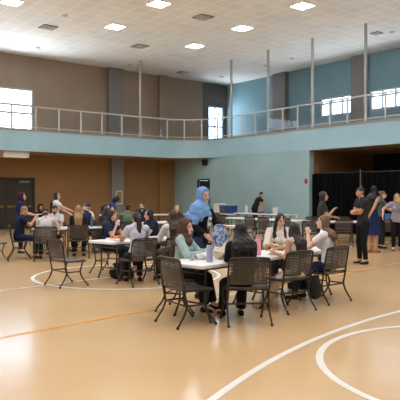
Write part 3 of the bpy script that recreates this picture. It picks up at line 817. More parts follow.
        if scarf_tail == 2:                                                 # one end hanging down the back
            b.chain([Nb-sf*.07, Pc+T*.34*k-sf*.125*k, Pc+T*.14*k-sf*.13*k, Pc-T*.02-sf*.14], [.09,.11,.10,.06], sx, .45)
        elif scarf_tail:                                                    # wrapped over one shoulder and hanging behind
            q = scarf_tail; SX = SR if q > 0 else SL; EX = ER if q > 0 else EL
            b.chain([Nb+sx*q*.06, SX+sx*q*.03*k-T*.01, SX+(EX-SX)*.40, SX+(EX-SX)*.80], [.10,.105,.10,.085], sf, .95)
            b.chain([Nb-sf*.05, SX-T*.10-sf*.07, SX-T*.26-sf*.09+sx*q*.02, Pc+sx*q*.13*k-sf*.12+T*.02, Pc+sx*q*.11*k-sf*.13-T*.20], [.11,.13,.13,.125,.09], sx, .6)
            b.chain([Nb+sf*.04, Sc+sx*q*.07+sf*.07-T*.06, Sc+sx*q*.13+sf*.06-T*.12], [.10,.115,.09], sx, .7)
            b.chain([Nb-sf*.05-sx*q*.05, Sc-sf*.08-T*.12, Pc+T*.18*k-sf*.12*k], [.10,.13,.11], sx, .6)
        b.build('hijab', hmm, t, vox, 3, fold=.005, ffreq=38, fdir=(.6,.6,1.1))
    if glasses:
        b = MB()
        for q in (-1, 1):
            c = Hc+hu*.005*hs+hf*.108*hs+hr*q*.032*hs; b.tube([c+(hr*cos(a)*.024+hu*sin(a)*.018) for a in [2*pi*i/14 for i in range(15)]], .0025, 6)
            b.tube([c+hr*q*.024, Hc+hr*q*.083*hs+hu*.008*hs], .0025, 6)
        b.tube([Hc+hu*.008*hs+hf*.109*hs-hr*.009, Hc+hu*.008*hs+hf*.109*hs+hr*.009], .0025, 6)
        b.build('glasses', M['dark_plastic'], t, smooth=True)
    t['_'] = 0; del t['_']
    info = dict(root=t, Hc=Hc, Nb=Nb, WL=WL, WR=WR, Pc=Pc, T=T, sf=sf, sx=sx, SL=SL, SR=SR, EL=EL, ER=ER, KL=KL, KR=KR, k=k, AL=AL, AR=AR)
    return info

# ------------------------------------------------------------------ black drapes in the wide opening
def drape(p, q0, q1, z0, z1, label, seed):
    rnd = random.Random(seed); b = MB(); n = int(abs(q1-q0)*26); V = []; F = []
    zs = [z0, z0+.5, (z0+z1)/2, z1-.4, z1]
    ph = rnd.random()*6
    for i in range(n+1):
        q = q0+(q1-q0)*i/n
        for j, z in enumerate(zs):
            a = .045*(1-.35*j/4); w = a*sin(q*21+1.2*sin(q*3.1+ph)) + .02*sin(q*7+ph+z)
            V.append((p+w, q, z))
    m = len(zs)
    for i in range(n):
        for j in range(m-1): F.append((i*m+j, i*m+j+1, (i+1)*m+j+1, (i+1)*m+j))
    o = len(V); V += [(x+.004, y, z) for x, y, z in V]; F += [tuple(o+k for k in reversed(f)) for f in F]
    o = b.add(V, F).build('curtain', M['curtain'], smooth='all'); o.rotation_euler = (0,0,TH); tag(o, label, 'curtain', 'black drapes'); return o
drape(19.86, 17.37, 14.82, .03, 2.50, 'black pleated floor-length drape left of the upright, behind the man with crossed arms', 1)
drape(19.86, 14.74, 8.5, .03, 2.50, 'black pleated floor-length drape right of the upright, behind the woman in the grey tee', 2)
t = thing('drape_stand', 'grey pipe frame carrying the black drapes, upright showing between two panels', 'stand', (0,0,0), TH)
for q in (17.18, 14.78, 8.4):
    MB().lathe([(.2,0),(.2,.012),(.03,.02),(.024,.06),(.024,2.62),(.0,2.63)], 12, (20.03 if q != 14.78 else 19.72, q, 0)).build('upright', M['chrome'], t, smooth=True)
MB().tube([(19.94, 17.36, 2.515), (19.94, 8.4, 2.515)], .022, 8).build('crossbar', M['dark_plastic'], t, smooth=True)

# wall fittings
def on_wall(o, label, cat): o.rotation_euler = (0,0,TH); return tag(o, label, cat)
o = MB().box(PR-.05, PR, 17.5, 17.63, 2.1, 2.3).box(PR-.07, PR-.05, 17.53, 17.60, 2.16, 2.24).build('fire_alarm', M['red'], bevel=.01); on_wall(o, 'small red fire alarm on the teal wall beside the wide opening', 'alarm')
o = MB().box(PR-.015, PR, 18.05, 18.16, .6, .76).box(PR-.022, PR-.015, 18.08, 18.13, .63, .67).box(PR-.022, PR-.015, 18.08, 18.13, .69, .73).build('power_outlet', M['white_paint'], bevel=.004); on_wall(o, 'small pale outlet plate low on the teal wall', 'outlet')
o = MB().box(PR-.16, PR, 24.35, 24.65, 3.15, 3.45).box(PR-.17, PR-.16, 24.38, 24.62, 3.18, 3.42).build('loudspeaker', M['dark_plastic'], bevel=.012); on_wall(o, 'small dark box loudspeaker high on the teal wall under the balcony', 'loudspeaker')
t = thing('notice_frame', 'pale framed notice on the grey pillar, behind the person bending over', 'frame', (0,0,0), TH)
x0, x1, z0, z1, y = 15.86, 16.24, 1.12, 1.82, QB-.255
MB().box(x0, x1, y-.03, y, z0, z0+.05).box(x0, x1, y-.03, y, z1-.05, z1).box(x0, x0+.05, y-.03, y, z0, z1).box(x1-.05, x1, y-.03, y, z0, z1).build('frame', M['white_paint'], t, bevel=.006)
MB().box(x0+.04, x1-.04, y-.012, y, z0+.04, z1-.04).build('sheet', M['soffit'], t)

# trees outside the gallery window on the left
leaf = mat('pale sunlit leaves', (150, 176, 120), .8, noise=.3, nscale=3)
bark = mat('bark', (96, 80, 64), .9, noise=.2)
def tree(p, q, h, r, seed, label):
    rnd = random.Random(seed); t = thing('leafy_tree', label, 'tree', W(p, q, 0), 0, 'trees outside the left gallery window')
    MB().tube([(0,0,0),(.1,0,h*.5),(0,.1,h*.8)], [.18,.13,.07], 8, sub=3).build('trunk', bark, t, smooth=True)
    b = MB()
    for i in range(1500):
        a = rnd.random()*2*pi; z = rnd.uniform(-1, 1); rr = sqrt(1-z*z)*rnd.uniform(.6, 1); c = Vector((rr*cos(a)*r, rr*sin(a)*r, h+z*r*.9))
        u = Vector((rnd.gauss(0,1), rnd.gauss(0,1), rnd.gauss(0,1))).normalized(); v = u.orthogonal().normalized(); s = rnd.uniform(.12, .24)
        b.add([c-u*s, c+v*s*.5, c+u*s, c-v*s*.5], [(0,1,2,3)])
    b.build('crown', leaf, t)
tree(11.6, 36, 4.6, 2.1, 3, 'pale leafy tree seen through the left gallery window, right half')
tree(6.6, 37.5, 4.3, 2.0, 4, 'pale leafy tree seen through the left gallery window, left half')

# ------------------------------------------------------------------ tables
def stab(s, t, L, label, deg=None, **kw):
    p = ST(s, t); return table(p.x, p.y, 46.8 if deg is None else deg, L, label, **kw)
T1 = (6.165, 5.36); T1B = (7.83, 5.36)
stab(*T1, 1.65, 'white folding table nearest the camera, with the lavender bottle and bag on it')
stab(*T1B, 1.65, 'white folding table with the plate of food, before the woman in the white blouse')
stab(7.78, 9.03, 1.8, 'white folding table with the bread tray and the black bag below it')
stab(9.3, 13.58, 1.8, 'white folding table at the left, between the blonde-haired back and the bearded man')
stab(11.9, 14.22, 1.8, 'white folding table in front of the person in green, far left group')
stab(13.75, 14.22, 1.8, 'white folding table in front of the man with glasses')
def ptab(p, q, L, label, deg=128.18, **kw):
    w = W(p, q); return table(w.x, w.y, deg, L, label, **kw)
ptab(18.3, 18.0, 1.55, 'white folding table along the teal wall, holding the white bucket', h=.79)
ptab(18.3, 19.6, 1.55, 'white folding table along the teal wall, where the person in black leans', h=.79)
ptab(18.3, 21.35, 1.5, 'white folding table along the teal wall, under the storage bins', h=.74)
ptab(15.35, 14.75, 1.8, 'white folding table with empty chairs, right behind the woman in the white blouse')
ptab(15.35, 16.6, 1.8, 'white folding table with empty chairs, just right of the blue hijab woman')
table(4.75, 19.9, 0, 1.8, 'white folding table behind the man with crossed arms')
table(6.6, 20.6, 0, 1.8, 'white folding table by the drapes with a blue box on it')
w = W(18.6, 25.6); table(-1.2, 27.2, 0, 1.8, 'white folding table by the brown wall, behind the long-haired woman')

# ------------------------------------------------------------------ chairs with nobody on them
chair(-.16, 7.52, 33, 'empty charcoal chair pushed under the left end of the nearest table')
chair(-2.35, 10.65, 42, 'empty charcoal chair standing alone on the white court circle')
chair(-4.98, 14.5, 40, 'empty charcoal chair cut by the left edge of the picture')
for u, y, l in ((255, 21.3, 'empty charcoal chair at the far table, left of the white blouse woman, first of two'), (268.5, 20.8, 'empty charcoal chair at the far table, directly behind the white blouse woman'),
                (290, 19.97, 'empty charcoal chair at the far table, just right of the white blouse woman')):
    chair((u-200)/600*y, y, 38, l)
chair(.75, 26.2, 60, 'empty charcoal chair in front of the stacked bins')
chair(1.1, 23.6, 38, 'empty charcoal chair at the far table, right of the blue hijab')
chair(3.35, 18.0, 75, 'empty charcoal chair near the opening, left of the woman with the bob')
chair(4.5, 18.9, 85, 'empty charcoal chair seen left of the man with crossed arms')
chair(3.95, 20.75, 270, 'empty charcoal chair against the drapes behind the woman with the bob')
chair(5.0, 20.8, 270, 'empty charcoal chair on the far side of the table by the drapes')
chair(5.95, 19.3, 80, 'empty charcoal chair between the navy dress and the grey tee')
chair(6.55, 19.55, 95, 'empty charcoal chair partly hidden by the woman in the grey tee')
chair(-.15, 13.6, 225, 'empty charcoal chair behind the blue hijab woman, at the middle')
chair(-.55, 17.2, 60, 'empty charcoal chair behind the long-haired woman')

def sit(x, y, deg, clabel, plabel, bdeg=None, off=(0, 0), **kw):
    chair(x, y, deg, clabel)
    return person(x+off[0], y+off[1], deg if bdeg is None else bdeg, plabel, 'sit', **kw)

LIGHT = (214, 168, 138); TAN = (196, 148, 116); FAIR = (222, 180, 152); DEEP = (158, 112, 84)
TBL = ((-.15,.42,.80), (.15,.42,.80))
FLAT = ((0,1,-.05), (0,0,-1), .35)
# ---- nearest table
P22 = sit(.57, 7.58, 98, 'charcoal chair in front, under the person with long black hair', 'seated person with very long black hair, back turned, all in black',
          H=1.54, lean=5, bdeg=105, off=(-.05, 0), top=((24,24,26),'long'), bottom=((22,22,24),'wide'), hair=('verylong',(18,16,17),1.75), skin=TAN, lw=(-.09,.36,.79), rw=(.08,.37,.79), le=(-.15,-.3,-1), re=(.15,-.3,-1), head=(0,12,0), vox=.0085, shoe=(20,20,20))
P24 = sit(1.21, 8.40, 127, 'charcoal chair under the woman in beige with pale trousers', 'seated woman in beige top and pale trousers, back turned, long brown hair', bdeg=158,
          H=1.45, lean=8, hipy=-.10, off=(.08, .02), side=9, twist=-34, top=((206,192,172),'none'), bottom=((214,204,186),'wide'), hair=('long',(52,36,28)), skin=TAN, lw=(-.10,.24,.80), le=(-.3,-.1,-1), rw=(.30,.33,.80), head=(-14,12,0), vox=.0085, shoe=(190,180,165))
P25 = sit(1.88, 9.10, 130, 'charcoal chair under the woman in the white tee', 'seated woman in white tee and navy trousers, one hand raised to her mouth', bdeg=150,
          H=1.66, lean=8, hipy=-.11, off=(-.03, 0), twist=6, top=((232,232,234),'short'), bottom=((28,38,72),'trousers'), hair=('shoulder',(112,88,66),1.2), skin=FAIR, lw=(-.07,.20,1.0), le=(-.4,.6,-1), rw=(.16,.42,.80), head=(12,-6,0), lhand=((.0,.1,1),(1,.3,0),.9), vox=.0085)
P20 = sit(-.24, 8.40, -18, 'charcoal chair under the woman in the brown hijab', 'seated woman in brown hijab and pale teal sweater reaching onto the table',
          H=1.57, lean=8, top=((164,188,186),'long'), bottom=((26,26,28),'wide'), hair=None, hijab=(92,70,56), skin=FAIR, lw=(-.06,.38,.82), rw=(.13,.34,.80), re=(.7,-.4,-.7), head=(-6,4,0), vox=.0085, scarf_tail=2)
P23 = sit(1.31, 9.94, 272, 'charcoal chair under the woman in the white blouse', 'seated woman in white blouse with long dark hair looking down at her food',
          H=1.68, lean=8, top=((226,219,206),'half'), bottom=((60,56,56),'trousers'), hair=('longfront',(38,27,22)), skin=LIGHT, lw=(-.06,.38,.81), rw=(.16,.36,.81), head=(14,18,0), vox=.0085, collar=None)
P21 = person(.0, 9.35, 332, 'standing woman in long light blue hijab and black top, badge on chest', 'stand', H=1.73,
          top=((22,22,26),'long'), bottom=((58,78,112),'trousers'), hair=None, hijab=(120,160,212), skin=LIGHT, lw=(-.06,.40,1.12), le=(-.6,-.3,-.8), rw=(.22,.20,1.0), re=(.6,-.35,-.7), head=(-22,8,0), scarf_tail=1, vox=.0085,
          rhand=((-.2,.8,-.6),(-.6,0,-.6),.4), lhand=((.1,1,0),(.6,0,-.8),.8))
# ---- middle table
P17 = sit(-1.13, 10.78, 128, 'charcoal chair under the woman with the ponytail', 'seated woman in pale lavender shirt with a dark ponytail, back turned',
          H=1.66, lean=6, bdeg=108, top=((206,210,226),'short'), bottom=((26,26,30),'trousers'), hair=('ponytail',(56,40,32)), skin=TAN, lw=(-.22,.36,.78), rw=(.18,.40,.80), head=(8,6,0), vox=.009)
P13 = sit(-1.88, 12.42, 340, 'charcoal chair under the woman in navy by the bread tray', 'seated woman in navy top with long black hair, hand raised to her chest',
          H=1.64, lean=10, top=((34,44,76),'short'), bottom=((26,28,38),'trousers'), hair=('long',(28,22,22)), skin=LIGHT, lw=(-.12,.42,.80), rw=(.10,.22,.98), re=(.4,-.4,-1), head=(-4,4,0), shoe=(200,196,190), vox=.009)
P16 = sit(-1.02, 12.85, 215, 'charcoal chair under the dark-haired woman facing left', 'seated woman in navy top with dark hair facing the woman across the table',
          H=1.66, lean=12, top=((26,32,52),'short'), bottom=((26,28,34),'trousers'), hair=('long',(30,24,24)), skin=LIGHT, lw=(-.10,.42,.80), rw=(.16,.42,.80), head=(-10,6,0), vox=.009)
P18 = sit(-.50, 11.15, 118, 'charcoal chair under the woman with very long brown hair', 'seated woman with very long brown hair over a white top, back turned',
          H=1.68, lean=4, top=((222,220,216),'long'), bottom=((36,36,40),'trousers'), hair=('verylong',(66,46,36)), skin=FAIR, head=(-18,4,0), lw=(-.20,.34,.72), rw=(.2,.36,.78), vox=.009)
# ---- left table
P2 = sit(-4.55, 15.2, 18, 'charcoal chair under the person in the navy polo', 'seated person in navy polo with short fair hair, eating', fem=False,
         H=1.72, lean=10, top=((26,34,58),'short'), bottom=((28,38,66),'trousers'), hair=('short',(146,116,84)), skin=(206,150,118), lw=(-.08,.36,.98), le=(-.5,-.2,-1), rw=(.05,.36,1.02), re=(.5,-.2,-1), head=(-8,16,0), vox=.010)
P6 = sit(-3.78, 14.7, 104, 'charcoal chair under the person in the pale sweatshirt', 'seated person in pale grey sweatshirt with short dark hair, back turned', fem=False,
         H=1.62, lean=12, top=((206,206,210),'long'), bottom=((30,32,40),'trousers'), hair=('short',(34,28,26)), skin=TAN, head=(-4,16,0), vox=.010, rw=(.26,.38,.82))
P7 = sit(-3.12, 15.4, 100, 'charcoal chair under the blonde woman at the left table', 'seated woman with long blonde hair over a dark jacket, back turned',
         H=1.72, lean=5, top=((44,40,38),'long'), bottom=((30,30,34),'trousers'), hair=('long',(158,126,88)), skin=FAIR, vox=.010)
P5 = sit(-4.05, 16.75, 275, 'charcoal chair under the dark-haired man facing the camera', 'seated dark-haired man in pale shirt facing the camera, far side of the left table', fem=False,
         H=1.72, lean=12, top=((206,200,200),'short'), bottom=((30,30,34),'trousers'), hair=('short',(32,26,24)), skin=TAN, beard=True, head=(20,8,0), vox=.010)
P8 = sit(-3.28, 17.35, 215, 'charcoal chair under the bearded man in navy', 'seated bearded man in navy shirt, turned toward the blonde woman', fem=False,
         H=1.78, lean=6, top=((32,46,84),'short'), bottom=((30,30,34),'trousers'), hair=('short',(70,50,38)), skin=FAIR, beard=True, head=(15,4,0), vox=.010)
P1 = person(-4.98, 16.6, 0, 'standing woman in maroon hijab and navy top holding a white plate', 'stand', H=1.68,
         top=((28,44,84),'short'), bottom=((26,26,34),'trousers'), hair=None, hijab=(62,34,44), skin=LIGHT, lw=(-.08,.34,1.06), rw=(.10,.36,1.06), le=(-.5,-.6,-.8), re=(.5,-.6,-.8), vox=.010)
P3 = person(-4.32, 17.9, 0, 'standing woman in white top with long black hair, arm stretched out', 'stand', H=1.70,
         top=((224,222,222),'short'), bottom=((34,38,56),'trousers'), hair=('verylong',(26,22,24)), skin=LIGHT, rw=(.05,.56,1.10), lw=(-.10,.40,1.05), head=(0,-6,0), vox=.010)
P4 = sit(-5.1, 19.2, 300, 'charcoal chair under the person in the black head covering', 'seated person in black hijab behind the left table, facing the camera',
         H=1.66, top=((26,26,28),'long'), bottom=((26,26,28),'wide'), hair=None, hijab=(24,24,26), skin=DEEP, vox=.011)
P9 = sit(-3.62, 19.3, 330, 'charcoal chair under the curly-haired person in white', 'seated person with brown curly hair and white top, behind the bearded man',
         H=1.74, top=((226,222,214),'short'), bottom=((40,40,46),'trousers'), hair=('curly',(62,46,38)), skin=LIGHT, vox=.011)
# ---- far left group
P10 = sit(-2.98, 18.9, 350, 'charcoal chair under the woman with hands at her mouth', 'seated dark-haired woman with both hands raised to her mouth',
         H=1.74, lean=5, top=((70,62,60),'short'), bottom=((40,40,46),'trousers'), hair=('ponytail',(34,26,26)), skin=FAIR, lw=(-.04,.24,1.12), rw=(.05,.24,1.10), le=(-.5,-.2,-1), re=(.5,-.2,-1), vox=.011)
P11 = person(-3.26, 20.1, 5, 'standing person with curly black hair bending forward in a blue top', 'stand', H=1.74, fem=False, lean=46,
         top=((48,66,120),'short'), bottom=((222,220,214),'trousers'), hair=('curly',(22,19,20)), skin=DEEP, lw=(-.14,.62,.85), rw=(.16,.60,.85), head=(0,30,0), vox=.011)
P12 = sit(-2.62, 16.75, 70, 'charcoal chair under the brown-haired woman, back turned', 'seated woman with dark brown bob in dark top, back turned, middle of left group',
         H=1.56, top=((58,50,46),'long'), bottom=((40,40,46),'trousers'), hair=('bob',(52,38,32)), skin=FAIR, lean=8, vox=.011)
P14 = sit(-2.1, 17.45, 105, 'charcoal chair under the person in the green top', 'seated person in green top with short black hair, back turned', fem=False,
         H=1.74, top=((98,128,100),'short'), bottom=((40,40,46),'trousers'), hair=('short',(26,22,22)), skin=DEEP, vox=.011)
P15 = sit(-1.92, 19.9, 268, 'charcoal chair under the man with glasses', 'seated bearded man with glasses in navy shirt, facing the camera', fem=False,
         H=1.80, top=((30,38,66),'short'), bottom=((40,40,46),'trousers'), hair=('short',(58,44,38)), skin=FAIR, beard=True, glasses=True, head=(-10,4,0), vox=.011)
P19 = sit(-.72, 18.6, 285, 'charcoal chair under the fair-haired person facing the camera', 'seated fair-haired person facing the camera behind the brown hijab',
         H=1.62, top=((60,56,60),'long'), bottom=((40,40,46),'trousers'), hair=('bob',(150,126,96)), skin=LIGHT, vox=.011)
# ---- standing by the drapes
P26 = person(2.74, 13.6, 352, 'standing woman with dark bob and black patterned blouse, forearm raised', 'stand', H=1.70,
         top=(pattern_mat('black floral', (34,34,38), (70,74,84), 40, .58), 'short'), bottom=((24,24,28),'trousers'), hair=('bob',(34,26,26)), skin=TAN, rw=(.06,.27,1.26), re=(.5,-.3,-1), lw=(-.1,.3,1.1), head=(0,-4,0), vox=.0095)
P27 = person(3.78, 13.9, 192, 'standing man in dark tee and black trousers with his arms crossed', 'stand', H=1.80, fem=False,
         top=((48,48,47),'short'), bottom=((20,20,22),'trousers'), hair=('short',(40,31,28)), skin=TAN, lw=(.13,.20,1.17), rw=(-.11,.24,1.23), le=(-.8,.1,-1), re=(.8,.1,-1), head=(-8,0,0), vox=.0095,
         lhand=((1,.1,.3),(0,-1,0),.6), rhand=((-1,.1,.2),(0,-1,0),.6))
P28 = person(4.80, 16.7, 30, 'standing woman in sleeveless navy dress with long black hair, hand behind her', 'stand', H=1.88,
         top=((30,44,84),'none'), bottom=((30,44,84),'dress'), hair=('verylong',(20,18,20)), skin=TAN, rw=(.10,-.24,1.0), re=(.8,-.4,-.3), lw=(-.18,.12,.98), head=(10,0,0), shoe=(170,120,92), vox=.010)
P29 = person(5.42, 18.0, 350, 'standing woman with light brown bun and mottled green-grey top, facing right', 'stand', H=1.74,
         top=(pattern_mat('mottled green', (96,102,94), (52,58,54), 26, .5), 'short'), bottom=((36,36,40),'trousers'), hair=('bun',(120,88,62)), skin=FAIR, rw=(.10,.44,1.05), lw=(-.1,.42,1.08), head=(-10,0,0), vox=.010)
P30 = person(5.66, 17.25, 258, 'standing woman in lavender grey tee with fair hair, yellow cup at her mouth', 'stand', H=1.66,
         top=((156,150,168),'short'), bottom=((24,24,27),'trousers'), hair=('long',(166,138,100)), skin=FAIR, lw=(-.05,.20,1.40), le=(-1,-.1,-.7), rw=(.40,.10,1.0), re=(.8,-.5,-.2), vox=.010, fat=1.12)
P31 = person(2.50, 27.45, 338, 'standing person in black leaning over the far table by the teal wall', 'stand', H=1.84, fem=False, lean=27, fat=1.15,
         top=((34,36,36),'short'), bottom=((20,20,22),'trousers'), hair=('short',(24,20,20)), skin=TAN, lw=(-.12,.56,.98), rw=(.14,.54,.98), head=(0,18,0), vox=.012)

# ------------------------------------------------------------------ things on the tables and on the floor
def at(s, t, z=0): p = ST(s, t); return Vector((p.x, p.y, z))
def put(o, v, label, cat, group=None, rz=0): o.location = v; o.rotation_euler = (0,0,rz); return tag(o, label, cat, group)
HT = .736
def bottle(v, body, cap_m, h, r, label, group='drink bottles'):
    t = thing('water_bottle', label, 'bottle', v, 0, group)
    MB().lathe([(r*.92,0),(r,.01),(r,h*.80),(r*.9,h*.86),(r*.6,h*.89)], 20).build('flask', body, t, smooth=True)
    c = MB().lathe([(r*.66,h*.885),(r*.68,h*.90),(r*.68,h*.97),(r*.5,h)], 20)
    c.tube([(-r*.55,0,h*.96),(-r*.5,0,h*1.08),(r*.5,0,h*1.08),(r*.55,0,h*.96)], r*.12, 8, sub=3); c.build('cap', cap_m, t, smooth=True)
    return t
bottle(at(5.72, 5.20, HT), mat('lavender enamel', (168,172,206), .35), M['dark_plastic'], .25, .042, 'lavender bottle with black cap on the nearest table')
bottle(at(6.86, 5.30, HT), mat('pink enamel', (228,160,176), .35), mat('pink cap', (220,140,160), .4), .26, .046, 'pink bottle on the table right of the long black hair')
clear = mat('clear plastic cup', (225,230,232), .1); clear.node_tree.nodes['Principled BSDF'].inputs['Transmission Weight'].default_value = .7
def cup(v, label, m, h=.10, r=.036, group='cups on the tables'):
    o = MB().lathe([(r*.75,0),(r,h),(r*.92,h),(r*.7,.006),(0.001,.005)], 18).build('cup', m, smooth=True); return put(o, v, label, 'cup', group)
cup(at(5.70, 5.50, HT), 'clear plastic cup by the arm of the brown hijab woman', clear)
cup(at(8.42, 5.56, HT), 'white cup at the far end of the near tables, left of the raised hand', M['white_paint'], .11)
cup(at(8.28, 5.40, HT), 'clear cup beside the white cup at the far end of the near tables', clear, .12)
cup(at(6.15, 5.62, HT), 'short white cup behind the paper bag', M['white_paint'], .09)
# crumpled bag
b = Solid(); b.ell((0,0,.07), (.13,.10,.075)); b.ell((.06,.03,.12), (.09,.07,.06)); b.ell((-.08,-.02,.09), (.07,.07,.07)); b.cap((.02,0,.14), (.05,.02,.20), .05, .02)
o = b.build('crumpled_bag', cloth((214,200,180), .7), None, .008, 1, fold=.012, ffreq=40, fdir=(1,1,1), zmin=0); put(o, at(6.12, 5.32, HT), 'crumpled cream bag on the nearest table behind the lavender bottle', 'bag')
b = Solid(); b.ell((0,0,.04), (.11,.08,.045)); b.ell((.05,.03,.07), (.06,.05,.04))
o = b.build('paper_napkins', M['white_paint'], None, .008, 1, fold=.010, ffreq=45, fdir=(1,1,1), zmin=0); put(o, at(5.92, 5.48, HT), 'heap of white napkins in front of the brown hijab woman', 'napkins')
o = b = None
tan_food = mat('baked crust', (206,142,82), .7, noise=.25, nscale=30); red_food = mat('tomato topping', (196,92,56), .6, noise=.3, nscale=40); green_food = mat('salad green', (92,124,58), .6, noise=.4, nscale=50)
def plate(v, r, label, food=None, group='plates of food', fm=None):
    t = thing('paper_plate', label, 'plate', v, 0, group)
    MB().lathe([(.001,.004),(r*.7,.004),(r,.016),(r*1.0,.020),(r*.68,.008),(.001,.008)], 24).build('dish', M['white_paint'], t, smooth=True)
    return t
plate(at(7.12, 5.16, HT), .13, 'white plate with a slice of flatbread before the woman in beige')
o = MB().add([(-.10,-.05,.0),(.10,0,.0),(-.10,.06,.0),(-.10,-.05,.018),(.10,0,.010),(-.10,.06,.018)], [(0,2,1),(3,4,5),(0,1,4,3),(1,2,5,4),(2,0,3,5)]).build('flatbread_slice', [tan_food], bevel=.004)
put(o, at(7.12, 5.16, HT+.009), 'orange-brown slice of flatbread on the plate before the woman in beige', 'food', rz=.6)
t = thing('salad_bowl', 'small bowl of green salad by the hands of the white blouse woman', 'bowl', at(7.70, 5.50, HT))
MB().lathe([(.045,0),(.075,.04),(.08,.045),(.07,.04),(.04,.006),(.001,.006)], 20).build('bowl', M['dark_plastic'], t, smooth=True)
b = Solid(); rnd = random.Random(5)
for i in range(14): b.ell((rnd.uniform(-.045,.045), rnd.uniform(-.045,.045), .035+rnd.uniform(0,.02)), (.022,.018,.012))
b.build('salad', green_food, t, .005, 1)
plate(at(7.95, 5.22, HT), .11, 'empty white plate before the woman in the white tee')
# tray of bread on the middle table
t = thing('bread_tray', 'white tray of orange-brown bread rolls before the woman in navy', 'tray', at(7.45, 9.18, HT), TC)
MB().box(-.20,.20,-.14,.14,0,.008).box(-.20,.20,-.14,-.13,.008,.03).box(-.20,.20,.13,.14,.008,.03).box(-.20,-.19,-.14,.14,.008,.03).box(.19,.20,-.14,.14,.008,.03).build('tray', M['white_paint'], t)
for i, (x, y) in enumerate(((-.11,-.05),(0,.04),(.11,-.03),(-.09,.06),(.10,.07))):
    b = Solid(); b.ell((x,y,.040), (.055,.04,.035)); p = put(b.build('bread_roll', [tan_food, red_food][i % 2], None, .008, 1, zmin=.009), at(7.45, 9.18, HT), 'orange-brown bread roll lying in the white tray on the middle table', 'bread', 'bread rolls in the tray', TC)
for s, t_, l in ((7.2, 8.85, 'white plate at the left end of the middle table'), (8.3, 8.95, 'white plate beside the ponytail woman on the middle table'),
               (9.0, 13.45, 'white plate before the pale sweatshirt on the left table'), (9.7, 13.6, 'white plate before the blonde woman on the left table'),
               (11.5, 14.1, 'white plate on the table before the person in green'), (12.2, 14.3, 'white plate right of the person in green')):
    plate(at(s, t_, HT), .12, l)
for s, t_, l in ((9.9, 13.35, 'teal bottle at the right end of the left table'), ):
    bottle(at(s, t_, HT), mat('dark teal enamel', (54,92,112), .4), M['dark_plastic'], .26, .04, l)
# far tables
def tote(v, m, lm, label, w=.45, d=.34, h=.32, rz=TH):
    t = thing('storage_bin', label, 'bin', v, rz, 'bins on the far table')
    b = MB(); b.add([(-w*.46,-d*.46,0),(w*.46,-d*.46,0),(w*.46,d*.46,0),(-w*.46,d*.46,0),(-w/2,-d/2,h),(w/2,-d/2,h),(w/2,d/2,h),(-w/2,d/2,h)], [(0,3,2,1),(4,5,6,7),(0,1,5,4),(1,2,6,5),(2,3,7,6),(3,0,4,7)]); b.build('tub', m, t, bevel=.012)
    MB().box(-w*.53,w*.53,-d*.53,d*.53,h,h+.035).build('lid', lm, t, bevel=.01)
blue = mat('blue plastic', (40,66,128), .45); paleblue = mat('pale blue lid', (170,186,210), .5); greyp = mat('grey bin', (84,88,100), .5)
tote(W(18.25, 20.86, .74), blue, paleblue, 'blue storage bin with pale lid, right of the two bins', .40, .40, .38, rz=radians(128.18))
tote(W(18.25, 21.31, .74), greyp, paleblue, 'grey storage bin with pale lid, beside the blue bin', .40, .40, .38, rz=radians(128.18))
o = MB().box(-.2,.2,-.2,.2,0,.42).box(-.21,.21,-.21,.21,.42,.46).build('white_box', M['white_paint'], bevel=.008); put(o, W(18.32, 21.78, .74), 'white carton left of the two bins on the far table', 'box', rz=TH)
b = MB().lathe([(.10,0),(.13,.26),(.135,.27),(.12,.265),(.095,.01),(.001,.01)], 18).build('bucket', M['white_paint'], smooth=True); put(b, W(18.35, 18.15, .79), 'white bucket on the far table, right of the person in black', 'bucket')
o = MB().box(-.12,.12,-.08,.08,0,.10).build('red_box', mat('red card', (170,60,70), .6), bevel=.006); put(o, W(18.3, 18.95, .79), 'small red box under the hands of the person in black', 'box', rz=.3)
o = MB().box(-.11,.11,-.08,.08,0,.12).build('blue_box', mat('light blue card', (90,150,190), .6), bevel=.006); put(o, W(18.35, 18.6, .79), 'small light blue box between the red box and the white bucket', 'box', rz=.5)
o = MB().lathe([(.05,0),(.055,.05),(.055,.27),(.03,.31),(.03,.36)], 14).build('white_jug', M['white_paint'], smooth=True); put(o, W(18.35, 19.95, .79), 'tall white bottle on the far table, left of the person in black', 'bottle')
o = MB().box(-.2,.2,-.13,.13,0,.2).box(-.21,.21,-.14,.14,.2,.23).build('blue_box', mat('bright blue card', (52,110,180), .6), bevel=.008); put(o, Vector((6.55, 20.45, .736)), 'blue box on the white table by the drapes', 'box', rz=.2)
# bags on the floor
b = Solid(); b.cap((-.15,0,.13), (.15,0,.13), .115, .12, (0,1,0), .8); b.cap((-.12,0,.25), (.13,0,.23), .07, .07); b.ell((0,0,.06), (.24,.12,.07)); b.ell((.2,0,.12), (.07,.09,.11))
t = thing('black_bag', 'slouching black bag on the floor under the middle table', 'bag', (-1.50, 11.42, 0), radians(-25))
b.build('bag_body', M['black'], t, .010, 2, fold=.008, ffreq=26, fdir=(1,1,1), zmin=.004)
MB().tube([(-.12,.02,.27),(-.06,.03,.40),(.06,.03,.40),(.12,.02,.26)], .009, 8, sub=4).build('strap', M['dark_plastic'], t, smooth=True)
o = MB().box(-.05,.05,-.012,-.004,.0,.09).box(-.035,.035,-.014,-.012,.02,.05, 1).build('name_badge', [M['white_paint'], M['red']]); put(o, Vector((-1.68, 11.36, .19)), 'white paper badge hanging on the black floor bag', 'badge', rz=radians(-10))
b = Solid(); b.cap((0,0,-.36), (0,0,-.20), .13, .11, (1,0,0), .45); b.cap((0,0,-.22), (0,0,-.14), .11, .09, (1,0,0), .4)
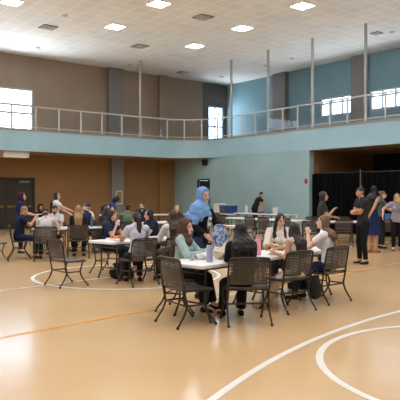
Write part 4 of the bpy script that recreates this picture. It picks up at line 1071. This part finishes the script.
t = thing('black_bag', 'black shoulder bag hanging between the two chairs at the right', 'bag', (1.66, 8.66, .54), radians(40))
b.build('bag_body', M['black'], t, .009, 2, fold=.004, ffreq=30)
MB().tube([(-.09,0,-.16),(-.06,0,-.05),(0,0,.0),(.06,0,-.05),(.09,0,-.16)], .008, 8, sub=4).build('strap', M['dark_plastic'], t, smooth=True)

# ------------------------------------------------------------------ things held or worn
def held(P, local): return P['root'].matrix_basis @ Vector(local)
# badge on a lanyard
k = P21['k']; c = P21['Pc']+P21['T']*.26*k+P21['sf']*.165*k+P21['sx']*.02
o = MB().box(-.055,.055,-.003,.003,-.08,.06).box(-.04,.04,.003,.004,-.02,.02, 1).build('name_badge', [M['white_paint'], greyp], P21['root']); o.location = c; o.rotation_euler = (radians(-10), 0, 0)
# flower-patterned tote over the arm
flor = pattern_mat('blue flower print', (190,200,226), (84,110,168), 22, .52)
b = Solid(); b.cap((0,0,-.42), (0,0,-.10), .155, .13, (1,0,0), .32); b.cap((0,0,-.12), (0,0,-.04), .13, .10, (1,0,0), .3)
o = thing('tote_bag', 'blue and white flowered tote bag hanging from the arm of the blue hijab woman', 'bag', held(P21, (-.02, .33, 1.11)), radians(-5))
b.build('bag_body', flor, o, .010, 2, fold=.006, ffreq=22)
MB().tube([(-.10,0,-.08),(-.06,0,.02),(0,0,.035),(.06,0,.02),(.10,0,-.08)], .009, 8, sub=4).build('handle', flor, o, smooth=True)
for i, dz in enumerate((0, .022)):
    plate(held(P21, (-.02+.05*i, .60, 1.10))+Vector((0,0,dz)), .14, 'white paper plate held out by the blue hijab woman, %s of two' % ('lower', 'upper')[i])
plate(held(P1, (.02, .50, 1.055)), .12, 'white plate held by the woman in the maroon hijab')
o = MB().lathe([(.03,0),(.042,.10),(.038,.10),(.028,.006),(.001,.006)], 16).build('cup', mat('yellow cup', (232,206,70), .5), smooth=True); put(o, held(P30, (-.02, .24, 1.42)), 'yellow cup at the mouth of the woman in the grey tee', 'cup', 'cups on the tables')
